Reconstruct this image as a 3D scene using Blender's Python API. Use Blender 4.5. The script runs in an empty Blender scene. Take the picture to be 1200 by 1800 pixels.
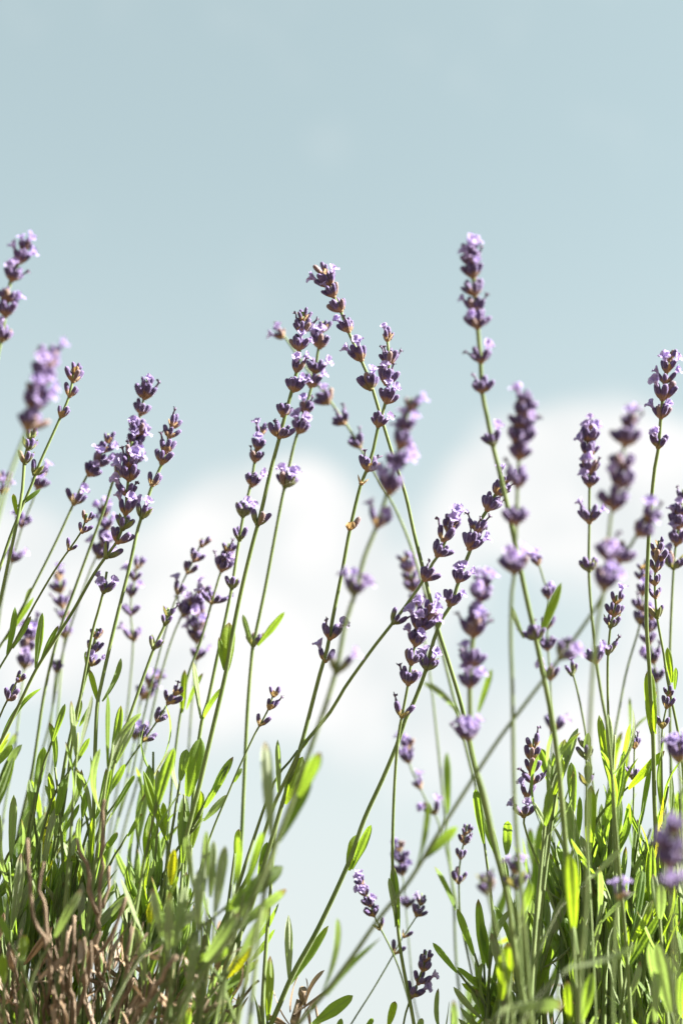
import bpy, math, random
from mathutils import Vector, Matrix, Quaternion

# ------------------------------------------------------------------ camera, sky, sun, exposure
scene = bpy.context.scene
col = scene.collection
CAM_Z, PITCH, FOCUS = 0.28, math.radians(24.0), 0.60
cam_data = bpy.data.cameras.new('camera')
cam_data.sensor_fit = 'VERTICAL'
cam_data.sensor_height = 36.0
cam_data.sensor_width = 24.0
cam_data.lens = 50.0
cam_data.clip_start, cam_data.clip_end = 0.01, 20000.0
cam_data.dof.use_dof = True
cam_data.dof.focus_distance = FOCUS
cam_data.dof.aperture_fstop = 3.6
cam_data.dof.aperture_blades = 0
cam = bpy.data.objects.new('camera', cam_data)
col.objects.link(cam)
cam.location = (0, 0, CAM_Z)
cam.rotation_euler = (math.pi / 2 + PITCH, 0, 0)
scene.camera = cam

SUN_AZ, SUN_EL = math.radians(101.0), math.radians(37.0)     # azimuth from the view direction (+Y) towards the right (+X)
world = bpy.data.worlds.new('World')
scene.world = world
world.use_nodes = True
scene.view_settings.view_transform = 'Standard'
scene.view_settings.look = 'None'
scene.view_settings.gamma = 1.0
scene.view_settings.use_curve_mapping = False
scene.view_settings.exposure = 2.6
scene.render.engine = 'CYCLES'
scene.cycles.use_denoising = True
scene.cycles.max_bounces = 8
scene.cycles.diffuse_bounces = 4
scene.cycles.transmission_bounces = 6
scene.cycles.transparent_max_bounces = 6

def cam_dir(x, y):
    """Direction of a photograph pixel, in world space (for where the clouds stand in the sky)."""
    v = Vector(((x - 600) / 2500.0, (900 - y) / 2500.0, 1.0)).normalized()
    c, s = math.cos(PITCH), math.sin(PITCH)
    return Vector((v.x, v.z * c - v.y * s, v.z * s + v.y * c))

def build_world():
    nt = world.node_tree
    nt.nodes.clear()
    N, Lk = nt.nodes, nt.links
    out = N.new('ShaderNodeOutputWorld')
    bg = N.new('ShaderNodeBackground')
    bg.inputs['Strength'].default_value = 0.1
    sky = N.new('ShaderNodeTexSky')
    sky.sky_type = 'NISHITA'
    sky.sun_disc = False
    sky.sun_elevation = SUN_EL
    sky.sun_rotation = SUN_AZ
    sky.air_density = 1.0
    sky.dust_density = 0.4
    sky.ozone_density = 1.0
    hsv = N.new('ShaderNodeHueSaturation')
    hsv.inputs['Hue'].default_value = 0.478
    hsv.inputs['Saturation'].default_value = 0.40
    hsv.inputs['Value'].default_value = SKY_VAL
    Lk.new(sky.outputs[0], hsv.inputs['Color'])
    tint = N.new('ShaderNodeMix'); tint.data_type = 'RGBA'; tint.blend_type = 'MULTIPLY'; tint.inputs['Factor'].default_value = 1.0
    Lk.new(hsv.outputs[0], tint.inputs['A']); tint.inputs['B'].default_value = (0.87, 0.955, 0.89, 1)

    def math_node(op, a, b=None, clamp=False):
        n = N.new('ShaderNodeMath'); n.operation = op; n.use_clamp = clamp
        for i, v in enumerate((a, b)):
            if v is None: continue
            if isinstance(v, (int, float)): n.inputs[i].default_value = v
            else: Lk.new(v, n.inputs[i])
        return n.outputs[0]
    def smooth(v, a, b, lo=0.0, hi=1.0):
        n = N.new('ShaderNodeMapRange'); n.interpolation_type = 'SMOOTHSTEP'
        n.inputs['From Min'].default_value = a; n.inputs['From Max'].default_value = b
        n.inputs['To Min'].default_value = lo; n.inputs['To Max'].default_value = hi
        Lk.new(v, n.inputs['Value']); return n.outputs[0]
    tc = N.new('ShaderNodeTexCoord')
    d = tc.outputs['Generated']
    sep = N.new('ShaderNodeSeparateXYZ'); Lk.new(d, sep.inputs[0])
    noise = N.new('ShaderNodeTexNoise')
    noise.inputs['Scale'].default_value = 11.0
    noise.inputs['Detail'].default_value = 5.0
    noise.inputs['Roughness'].default_value = 0.58
    Lk.new(d, noise.inputs['Vector'])
    # broken cumulus in a belt all round the horizon
    up = smooth(sep.outputs['Z'], 0.24, 0.32)
    dn = smooth(sep.outputs['Z'], 0.40, 0.50, 1.0, 0.0)
    belt = math_node('MULTIPLY', up, dn)
    n2 = N.new('ShaderNodeTexNoise')
    n2.inputs['Scale'].default_value = 4.0; n2.inputs['Detail'].default_value = 2.0
    Lk.new(d, n2.inputs['Vector'])
    # the heaped clouds in view
    total = math_node('MULTIPLY', belt, math_node('MULTIPLY', n2.outputs['Fac'], 0.25))
    for (x, y, r, a) in CLOUDS:
        c = cam_dir(x, y)
        dot = N.new('ShaderNodeVectorMath'); dot.operation = 'DOT_PRODUCT'
        Lk.new(d, dot.inputs[0]); dot.inputs[1].default_value = c
        ang = r / 2500.0
        blob = smooth(dot.outputs['Value'], math.cos(ang), math.cos(ang * 0.25), 0.0, a)
        total = math_node('ADD', total, blob)
    wob = math_node('MULTIPLY', math_node('SUBTRACT', noise.outputs['Fac'], 0.5), 1.25)
    dens = smooth(math_node('ADD', total, wob), 0.10, 0.80)
    veil = smooth(sep.outputs['Z'], 0.05, 0.64, 0.92, 0.0)          # thin bright haze low in the sky
    mx0 = N.new('ShaderNodeMix'); mx0.data_type = 'RGBA'; mx0.clamp_factor = True
    even = N.new('ShaderNodeMix'); even.data_type = 'RGBA'; even.inputs['Factor'].default_value = 0.55
    Lk.new(tint.outputs['Result'], even.inputs['A']); even.inputs['B'].default_value = (0.815, 1.05, 1.12, 1)   # flat teal mixed in by colour to even out the sky's sunward glow
    Lk.new(veil, mx0.inputs['Factor']); Lk.new(even.outputs['Result'], mx0.inputs['A'])
    mx0.inputs['B'].default_value = (CLOUD_V * 0.77, CLOUD_V * 0.825, CLOUD_V * 0.82, 1)
    mx = N.new('ShaderNodeMix'); mx.data_type = 'RGBA'
    Lk.new(dens, mx.inputs['Factor']); Lk.new(mx0.outputs['Result'], mx.inputs['A'])
    n3 = N.new('ShaderNodeTexNoise'); n3.inputs['Scale'].default_value = 13.0; n3.inputs['Detail'].default_value = 4.0
    Lk.new(d, n3.inputs['Vector'])
    lump = N.new('ShaderNodeMix'); lump.data_type = 'RGBA'
    Lk.new(smooth(n3.outputs['Fac'], 0.36, 0.60), lump.inputs['Factor'])
    lump.inputs['A'].default_value = (CLOUD_V * 0.82, CLOUD_V * 0.86, CLOUD_V * 0.865, 1)
    lump.inputs['B'].default_value = (CLOUD_V, CLOUD_V * 0.995, CLOUD_V * 0.985, 1)
    Lk.new(lump.outputs['Result'], mx.inputs['B'])
    Lk.new(mx.outputs['Result'], bg.inputs['Color'])
    Lk.new(bg.outputs[0], out.inputs[0])

SKY_VAL, CLOUD_V = 0.475, 1.71
CLOUDS = [(710, 1030, 190, .42), (760, 1290, 200, .2), (460, 970, 200, .85), (550, 920, 150, .6), (300, 1110, 250, .65), (100, 1080, 210, .6), (-60, 1060, 230, .6), (560, 1110, 210, .6), (930, 840, 170, .65), (1060, 840, 190, .75), (1200, 920, 210, .65), (1010, 960, 150, .45), (840, 890, 120, .35), (680, 1300, 160, .3), (880, 1320, 180, .35), (1150, 1260, 220, .45), (420, 1220, 190, .4)]
build_world()

sun_data = bpy.data.lights.new('sun', 'SUN')
sun_data.energy = 5.0
sun_data.angle = math.radians(0.53)
sun_data.color = (1.0, 0.945, 0.86)
sun = bpy.data.objects.new('sun', sun_data)
col.objects.link(sun)
to_sun = Vector((math.sin(SUN_AZ) * math.cos(SUN_EL), math.cos(SUN_AZ) * math.cos(SUN_EL), math.sin(SUN_EL)))
sun.rotation_euler = to_sun.to_track_quat('Z', 'Y').to_euler()
sun.location = to_sun * 5

# ------------------------------------------------------------------ photograph pixel + distance -> place in the garden
CAM = Vector((0, 0, CAM_Z))
RIGHT = Vector((1, 0, 0))
FWD = Vector((0, math.cos(PITCH), math.sin(PITCH)))
UP = Vector((0, -math.sin(PITCH), math.cos(PITCH)))
PX = 1.0 / 2500.0
def at(x, y, d):
    return CAM + RIGHT * ((x - 600) * PX * d) + UP * ((900 - y) * PX * d) + FWD * d
def pix(p):
    v = p - CAM
    d = v.dot(FWD)
    return 600 + v.dot(RIGHT) / d / PX, 900 - v.dot(UP) / d / PX, d

# ------------------------------------------------------------------ materials
def new_mat(name):
    m = bpy.data.materials.new(name); m.use_nodes = True
    nt = m.node_tree; nt.nodes.clear()
    return m, nt, nt.nodes, nt.links
def ramp(N, stops, interp='LINEAR'):
    r = N.new('ShaderNodeValToRGB'); r.color_ramp.interpolation = interp
    e = r.color_ramp.elements
    while len(e) < len(stops): e.new(0.5)
    for i, (p, c) in enumerate(stops): e[i].position = p; e[i].color = (*c, 1)
    return r
def mixc(N, Lk, f, a, b, blend='MIX'):
    m = N.new('ShaderNodeMix'); m.data_type = 'RGBA'; m.blend_type = blend
    for key, v in (('Factor', f), ('A', a), ('B', b)):
        if isinstance(v, (int, float)): m.inputs[key].default_value = v
        elif isinstance(v, tuple): m.inputs[key].default_value = (*v, 1)
        else: Lk.new(v, m.inputs[key])
    return m.outputs['Result']
def maprange(N, Lk, v, a, b, lo, hi):
    n = N.new('ShaderNodeMapRange')
    for k, x in (('From Min', a), ('From Max', b), ('To Min', lo), ('To Max', hi)): n.inputs[k].default_value = x
    Lk.new(v, n.inputs['Value']); return n.outputs[0]
def noise_tex(N, Lk, vec, scale, detail=3.0, rough=0.55):
    n = N.new('ShaderNodeTexNoise')
    n.inputs['Scale'].default_value = scale; n.inputs['Detail'].default_value = detail; n.inputs['Roughness'].default_value = rough
    if vec is not None: Lk.new(vec, n.inputs['Vector'])
    return n.outputs['Fac']
def bump(N, Lk, h, strength, dist):
    b = N.new('ShaderNodeBump'); b.inputs['Strength'].default_value = strength; b.inputs['Distance'].default_value = dist
    Lk.new(h, b.inputs['Height']); return b.outputs[0]
def principled(N, Lk, color, rough=0.6, normal=None, sheen=0.0, sheen_tint=(1, 1, 1), spec=0.35):
    p = N.new('ShaderNodeBsdfPrincipled')
    if isinstance(color, tuple): p.inputs['Base Color'].default_value = (*color, 1)
    else: Lk.new(color, p.inputs['Base Color'])
    p.inputs['Roughness'].default_value = rough
    p.inputs['Specular IOR Level'].default_value = spec
    p.inputs['Sheen Weight'].default_value = sheen
    p.inputs['Sheen Roughness'].default_value = 0.45
    p.inputs['Sheen Tint'].default_value = (*sheen_tint, 1)
    if normal is not None: Lk.new(normal, p.inputs['Normal'])
    return p
def with_translucent(N, Lk, surf, color, fac, normal=None):
    t = N.new('ShaderNodeBsdfTranslucent')
    if isinstance(color, tuple): t.inputs['Color'].default_value = (*color, 1)
    else: Lk.new(color, t.inputs['Color'])
    if normal is not None: Lk.new(normal, t.inputs['Normal'])
    m = N.new('ShaderNodeMixShader')
    if isinstance(fac, (int, float)): m.inputs[0].default_value = fac
    else: Lk.new(fac, m.inputs[0])
    Lk.new(surf.outputs[0], m.inputs[1]); Lk.new(t.outputs[0], m.inputs[2])
    return m
def finish(N, Lk, surf):
    o = N.new('ShaderNodeOutputMaterial'); Lk.new(surf.outputs[0], o.inputs[0])

def mat_leaf(name, dark, light, trans, spots=False, dry=False):
    m, nt, N, Lk = new_mat(name)
    uv = N.new('ShaderNodeUVMap')
    sep = N.new('ShaderNodeSeparateXYZ'); Lk.new(uv.outputs[0], sep.inputs[0])
    tc = N.new('ShaderNodeTexCoord')
    inf = N.new('ShaderNodeObjectInfo')
    add = N.new('ShaderNodeVectorMath'); add.operation = 'ADD'
    Lk.new(tc.outputs['Object'], add.inputs[0]); Lk.new(inf.outputs['Location'], add.inputs[1])
    n1 = noise_tex(N, Lk, add.outputs[0], 9.0, 4)
    base = mixc(N, Lk, maprange(N, Lk, n1, .3, .7, 0, 1), dark, light)
    base = mixc(N, Lk, maprange(N, Lk, inf.outputs['Random'], 0, 1, 0, .55), base, tuple(0.55 * a + .45 * b for a, b in zip(light, trans)))
    # paler midrib and grey-felted margin
    ctr = N.new('ShaderNodeMath'); ctr.operation = 'SUBTRACT'; Lk.new(sep.outputs[0], ctr.inputs[0]); ctr.inputs[1].default_value = .5
    ab = N.new('ShaderNodeMath'); ab.operation = 'ABSOLUTE'; Lk.new(ctr.outputs[0], ab.inputs[0])
    rib = maprange(N, Lk, ab.outputs[0], 0.02, 0.09, 1, 0)
    ribc = tuple(min(1, c * 1.7 + .03) for c in light)
    base = mixc(N, Lk, mixc(N, Lk, 0.5, (0, 0, 0), rib), base, ribc)
    edge = maprange(N, Lk, ab.outputs[0], 0.36, 0.5, 0, .6)
    base = mixc(N, Lk, edge, base, tuple(min(1, c * 1.5 + .06) for c in light))
    geo = N.new('ShaderNodeNewGeometry')
    under = tuple(0.55 * c + 0.45 * sum(light) / 2.1 for c in light)
    base = mixc(N, Lk, maprange(N, Lk, geo.outputs['Backfacing'], 0, 1, 0, .65), base, under)
    tr = mixc(N, Lk, maprange(N, Lk, n1, .35, .7, 0, .6), trans, tuple(c * .6 for c in trans))
    tr = mixc(N, Lk, rib, tr, tuple(c * .55 for c in trans))
    if spots:
        v = N.new('ShaderNodeTexNoise'); v.inputs['Scale'].default_value = 17.0; v.inputs['Detail'].default_value = 2
        Lk.new(add.outputs[0], v.inputs['Vector'])
        sp = ramp(N, [(.60, (0, 0, 0)), (.66, (1, 1, 1))]); Lk.new(v.outputs['Fac'], sp.inputs[0])
        base = mixc(N, Lk, sp.outputs[0], base, (.03, .018, .008))
        tr = mixc(N, Lk, sp.outputs[0], tr, (.03, .015, .005))
    tipw = N.new('ShaderNodeMath'); tipw.operation = 'MULTIPLY'
    Lk.new(maprange(N, Lk, sep.outputs[1], .86, .97, 0, 1), tipw.inputs[0]); Lk.new(maprange(N, Lk, inf.outputs['Random'], .55, .8, 0, .9), tipw.inputs[1])
    base = mixc(N, Lk, tipw.outputs[0], base, (.16, .10, .055)); tr = mixc(N, Lk, tipw.outputs[0], tr, (.20, .11, .04))   # dry tips on some
    mot = noise_tex(N, Lk, add.outputs[0], 55.0, 2)
    base = mixc(N, Lk, maprange(N, Lk, mot, .55, .75, 0, .5), base, tuple(min(1, c * 1.35 + .03) for c in light))
    fine = noise_tex(N, Lk, add.outputs[0], 38.0, 3)
    nrm = bump(N, Lk, fine, .5, .00035)
    p = principled(N, Lk, base, .62, nrm, sheen=.28, sheen_tint=(.9, .95, .8), spec=.3)
    finish(N, Lk, with_translucent(N, Lk, p, tr, .10 if dry else .48, nrm))
    return m

def mat_stem(name, a, b):
    m, nt, N, Lk = new_mat(name)
    tc = N.new('ShaderNodeTexCoord')
    n = noise_tex(N, Lk, tc.outputs['Object'], 90.0, 4)
    c = mixc(N, Lk, maprange(N, Lk, n, .3, .7, 0, 1), a, b)
    uv = N.new('ShaderNodeUVMap')
    sep = N.new('ShaderNodeSeparateXYZ'); Lk.new(uv.outputs[0], sep.inputs[0])
    w = N.new('ShaderNodeTexWave'); w.wave_type = 'BANDS'; w.bands_direction = 'X'
    w.inputs['Scale'].default_value = 2.6; w.inputs['Distortion'].default_value = .6
    Lk.new(uv.outputs[0], w.inputs['Vector'])
    c = mixc(N, Lk, maprange(N, Lk, w.outputs['Fac'], 0, 1, 0, .35), c, tuple(x * .6 for x in a))
    fine = noise_tex(N, Lk, tc.outputs['Object'], 1500.0, 2)
    nrm = bump(N, Lk, fine, .35, .0002)
    p = principled(N, Lk, c, .6, nrm, sheen=.35, sheen_tint=(.95, 1, .85), spec=.3)
    finish(N, Lk, with_translucent(N, Lk, p, tuple(x * 1.3 for x in b), .10))
    return m

def mat_bud():
    """Calyx: papery base (tan, or green where object colour red = 1) running into ribbed purple, felted."""
    m, nt, N, Lk = new_mat('calyx')
    tc = N.new('ShaderNodeTexCoord'); inf = N.new('ShaderNodeObjectInfo')
    sep = N.new('ShaderNodeSeparateXYZ'); Lk.new(tc.outputs['Object'], sep.inputs[0])
    add = N.new('ShaderNodeVectorMath'); add.operation = 'ADD'
    Lk.new(tc.outputs['Object'], add.inputs[0])
    sc = N.new('ShaderNodeVectorMath'); sc.operation = 'SCALE'; Lk.new(inf.outputs['Location'], sc.inputs[0]); sc.inputs['Scale'].default_value = 3000
    Lk.new(sc.outputs[0], add.inputs[1])
    n = noise_tex(N, Lk, add.outputs[0], 4.5, 4)
    pa = mixc(N, Lk, inf.outputs['Random'], (.040, .029, .112), (.082, .047, .145))
    purple = mixc(N, Lk, maprange(N, Lk, n, .35, .7, 0, 1), pa, (.17, .12, .275))
    sepc = N.new('ShaderNodeSeparateColor'); Lk.new(inf.outputs['Color'], sepc.inputs[0])
    basec = mixc(N, Lk, sepc.outputs[0], (.36, .21, .10), (.20, .23, .08))
    zz = N.new('ShaderNodeMath'); zz.operation = 'ADD'; Lk.new(sep.outputs[2], zz.inputs[0])
    jit = maprange(N, Lk, n, 0, 1, -.16, .16); Lk.new(jit, zz.inputs[1])
    z2 = N.new('ShaderNodeMath'); z2.operation = 'SUBTRACT'; Lk.new(zz.outputs[0], z2.inputs[0]); Lk.new(maprange(N, Lk, sepc.outputs[1], 0, 1, 0, .35), z2.inputs[1])
    c = mixc(N, Lk, maprange(N, Lk, z2.outputs[0], .18, .42, 0, 1), basec, purple)
    c = mixc(N, Lk, maprange(N, Lk, z2.outputs[0], .80, 1.0, 0, .65), c, (.19, .13, .30))
    at2 = N.new('ShaderNodeMath'); at2.operation = 'ARCTAN2'; Lk.new(sep.outputs[1], at2.inputs[0]); Lk.new(sep.outputs[0], at2.inputs[1])
    m8 = N.new('ShaderNodeMath'); m8.operation = 'MULTIPLY'; Lk.new(at2.outputs[0], m8.inputs[0]); m8.inputs[1].default_value = 8.0
    cs = N.new('ShaderNodeMath'); cs.operation = 'COSINE'; Lk.new(m8.outputs[0], cs.inputs[0])
    c = mixc(N, Lk, maprange(N, Lk, cs.outputs[0], -.6, .3, .32, 0), c, (.022, .015, .045))      # dark grooves between the ribs
    c = mixc(N, Lk, sepc.outputs[2], c, mixc(N, Lk, n, (.13, .08, .05), (.34, .23, .15)))
    nrm = bump(N, Lk, noise_tex(N, Lk, add.outputs[0], 26, 2), .6, .00035)
    p = principled(N, Lk, c, .55, nrm, sheen=.32, sheen_tint=(.80, .72, 1.0), spec=.3)
    finish(N, Lk, with_translucent(N, Lk, p, mixc(N, Lk, .5, c, (.17, .11, .27)), .12))
    return m
def mat_bract():
    m, nt, N, Lk = new_mat('bract')
    tc = N.new('ShaderNodeTexCoord'); inf = N.new('ShaderNodeObjectInfo')
    sepc = N.new('ShaderNodeSeparateColor'); Lk.new(inf.outputs['Color'], sepc.inputs[0])
    n = noise_tex(N, Lk, tc.outputs['Object'], 9, 3)
    tan = mixc(N, Lk, n, (.26, .15, .07), (.52, .35, .18))
    grn = mixc(N, Lk, n, (.10, .15, .03), (.24, .28, .08))
    c = mixc(N, Lk, sepc.outputs[0], tan, grn)
    p = principled(N, Lk, c, .6, bump(N, Lk, noise_tex(N, Lk, tc.outputs['Object'], 22, 2), .6, .0004), sheen=.25, spec=.3)
    finish(N, Lk, with_translucent(N, Lk, p, mixc(N, Lk, .4, c, (.5, .35, .10)), .3))
    return m
def mat_petal():
    m, nt, N, Lk = new_mat('petal')
    tc = N.new('ShaderNodeTexCoord'); inf = N.new('ShaderNodeObjectInfo')
    n = noise_tex(N, Lk, tc.outputs['Object'], 5, 3)
    c = mixc(N, Lk, inf.outputs['Random'], (.33, .27, .55), (.44, .35, .58))
    c = mixc(N, Lk, maprange(N, Lk, n, .4, .75, 0, .5), c, (.72, .63, .85))
    nrm = bump(N, Lk, noise_tex(N, Lk, tc.outputs['Object'], 16, 2), .6, .0005)
    p = principled(N, Lk, c, .5, nrm, sheen=.25, spec=.3)
    finish(N, Lk, with_translucent(N, Lk, p, mixc(N, Lk, .5, c, (.56, .46, .74)), .42, nrm))
    return m
def mat_plain(name, a, b, scale, rough=.8, bstr=.6, bdist=.003, sheen=0.0):
    m, nt, N, Lk = new_mat(name)
    tc = N.new('ShaderNodeTexCoord')
    n = noise_tex(N, Lk, tc.outputs['Object'], scale, 6, .65)
    c = mixc(N, Lk, maprange(N, Lk, n, .32, .68, 0, 1), a, b)
    n2 = noise_tex(N, Lk, tc.outputs['Object'], scale * 4, 4, .6)
    p = principled(N, Lk, c, rough, bump(N, Lk, n2, bstr, bdist), sheen=sheen, spec=.2)
    finish(N, Lk, p)
    return m

def mat_bark():
    m, nt, N, Lk = new_mat('bark')
    uv = N.new('ShaderNodeUVMap'); tc = N.new('ShaderNodeTexCoord')
    mp = N.new('ShaderNodeMapping'); mp.inputs['Scale'].default_value = (5.0, 3.0, 1.0); Lk.new(uv.outputs[0], mp.inputs['Vector'])
    fib = noise_tex(N, Lk, mp.outputs[0], 4.0, 6, .7)
    big = noise_tex(N, Lk, tc.outputs['Object'], 70, 4, .6)
    c = mixc(N, Lk, maprange(N, Lk, fib, .34, .66, 0, 1), (.065, .045, .030), (.46, .355, .25))
    c = mixc(N, Lk, maprange(N, Lk, big, .42, .62, 0, .6), c, (.09, .066, .046))
    p = principled(N, Lk, c, .85, bump(N, Lk, fib, 1.0, .0007), spec=.15)
    finish(N, Lk, p)
    return m

M_LEAF = mat_leaf('leaf_green', (.040, .090, .016), (.100, .160, .040), (.32, .50, .035))
M_SILVER = mat_leaf('leaf_grey_felt', (.125, .170, .080), (.245, .290, .160), (.28, .42, .08))
M_BACKLIT = mat_leaf('leaf_lime_backlit', (.060, .110, .012), (.115, .175, .024), (.40, .58, .02))  # brighter lime version of the green leaf, backlit glow put into its colours
M_SPOT = mat_leaf('leaf_yellow_spotted', (.22, .26, .015), (.36, .37, .02), (.60, .62, .015), spots=True)
M_DEAD = mat_leaf('leaf_dead', (.09, .055, .030), (.26, .18, .11), (.30, .18, .08), dry=True)
M_STEM = mat_stem('stem_green', (.100, .160, .036), (.210, .275, .090))
M_STEM_DARK = mat_stem('stem_shoot', (.085, .135, .032), (.175, .225, .075))
M_HAIR = mat_plain('felt_hair', (.42, .36, .50), (.58, .52, .62), 5, .8, .1, .0001)
M_BUD, M_BRACT, M_PETAL = mat_bud(), mat_bract(), mat_petal()
M_WITHER = mat_plain('withered_petal', (.045, .035, .08), (.20, .15, .22), 6, .7, .5, .0004)
M_BARK = mat_bark()
M_SOIL = mat_plain('soil', (.06, .042, .028), (.16, .115, .075), 7, .95, .9, .03)

# ------------------------------------------------------------------ shapes
def mesh_from(name, verts, faces, mats, uvs=None, fmat=None, smooth=True):
    me = bpy.data.meshes.new(name)
    me.from_pydata([tuple(v) for v in verts], [], faces)
    for m in mats: me.materials.append(m)
    if uvs is not None:
        lay = me.uv_layers.new(name='UVMap')
        flat = []
        for f in faces:
            for i in f: flat.extend(uvs[i])
        lay.data.foreach_set('uv', flat)
    if fmat is not None: me.polygons.foreach_set('material_index', fmat)
    if smooth: me.polygons.foreach_set('use_smooth', [True] * len(faces))
    me.update()
    return me
def link(name, data, parent=None, matrix=None):
    o = bpy.data.objects.new(name, data)
    col.objects.link(o)
    if parent is not None: o.parent = parent
    if matrix is not None: o.matrix_basis = matrix
    return o
def tag(o, label=None, cat=None, group=None, kind=None):
    for k, v in (('label', label), ('category', cat), ('group', group), ('kind', kind)):
        if v: o[k] = v
    return o

def catmull(pts, step):
    """Smooth path through 3D points, sampled about every step metres."""
    P = [pts[0] * 2 - pts[1]] + list(pts) + [pts[-1] * 2 - pts[-2]]
    out = []
    for i in range(1, len(P) - 2):
        a, b, c, d = P[i - 1:i + 3]
        n = max(2, int((c - b).length / step))
        for k in range(n):
            t = k / n
            out.append(0.5 * (2 * b + (c - a) * t + (2 * a - 5 * b + 4 * c - d) * t * t + (3 * b - a - 3 * c + d) * t ** 3))
    out.append(pts[-1].copy())
    return out

def tube(name, path, radii, mat, sides=8, square=.0, origin=None, rough=0.0, rng=None):
    """A closed, tapering tube along a path; square > 0 gives the four-ridged section of a lavender stem."""
    origin = origin or Vector((0, 0, 0))
    verts, faces, uvs = [], [], []
    t0 = (path[1] - path[0]).normalized()
    nrm = t0.orthogonal().normalized()
    acc = 0.0
    for i, p in enumerate(path):
        a, b = path[max(0, i - 1)], path[min(len(path) - 1, i + 1)]
        t = (b - a).normalized()
        nrm = (nrm - t * nrm.dot(t)).normalized()
        bi = t.cross(nrm)
        if i: acc += (p - path[i - 1]).length
        for k in range(sides):
            th = 2 * math.pi * k / sides
            r = radii[i] * (1 + square * (1 if k % 2 == 0 else -1))
            if rough and rng: r *= 1 + rng.uniform(-rough, rough)
            verts.append(p - origin + (nrm * math.cos(th) + bi * math.sin(th)) * r)
            uvs.append((k / sides * 2 if k <= sides / 2 else (sides - k) / sides * 2, acc * 20))
    n = len(path)
    for i in range(n - 1):
        for k in range(sides):
            k2 = (k + 1) % sides
            faces.append((i * sides + k, i * sides + k2, (i + 1) * sides + k2, (i + 1) * sides + k))
    faces.append(tuple(range(sides - 1, -1, -1)))
    faces.append(tuple((n - 1) * sides + k for k in range(sides)))
    return mesh_from(name, verts, faces, [mat], uvs)

# --- calyx of one floret: unit length along +Z, ribbed, slightly bent, with small teeth round a rounded mouth
def make_bud(seed):
    r = random.Random(seed)
    S = 16
    prof = [(0, .055), (.07, .095), (.18, .135), (.34, .168), (.52, .185), (.70, .182), (.84, .162), (.93, .125), (.985, .07)]
    bend = r.uniform(.02, .09); fat = r.uniform(.86, 1.02); ba = r.uniform(0, 6.28)
    verts, faces = [], []
    for z, rad in prof:
        for k in range(S):
            th = 2 * math.pi * k / S
            rib = 1 + (.10 if k % 2 == 0 else -.07) * min(1, z * 3)
            rr = rad * fat * rib * (1 + r.uniform(-.03, .03))
            off = bend * z * z
            verts.append((rr * math.cos(th) + off * math.cos(ba), rr * math.sin(th) + off * math.sin(ba), z + (r.uniform(-.02, .02) if z > .5 else 0)))
    n = len(prof)
    for i in range(n - 1):
        for k in range(S):
            k2 = (k + 1) % S
            faces.append((i * S + k, i * S + k2, (i + 1) * S + k2, (i + 1) * S + k))
    verts.append((bend * math.cos(ba), bend * math.sin(ba), 1.0)); c = len(verts) - 1
    for k in range(S): faces.append(((n - 1) * S + k, (n - 1) * S + (k + 1) % S, c))
    faces.append(tuple(range(S - 1, -1, -1)))
    fm = [0] * len(faces)
    for q in range(110):                                                 # felt of short pale hairs
        z = r.uniform(.12, .97); th = r.uniform(0, 6.283)
        i = max(k for k in range(n) if prof[k][0] <= z); rad = prof[i][1] * fat * 1.02
        off = bend * z * z
        c0 = Vector((rad * math.cos(th) + off * math.cos(ba), rad * math.sin(th) + off * math.sin(ba), z))
        dv = Vector((math.cos(th), math.sin(th), r.uniform(.2, 1.0))).normalized() * r.uniform(.035, .075)
        sv = Vector((-math.sin(th), math.cos(th), 0)) * .0055
        v0 = len(verts); verts += [c0 - sv, c0 + sv, c0 + dv]; faces.append((v0, v0 + 1, v0 + 2)); fm.append(1)
    return mesh_from('bud', verts, faces, [M_BUD, M_HAIR], fmat=fm)

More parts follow.
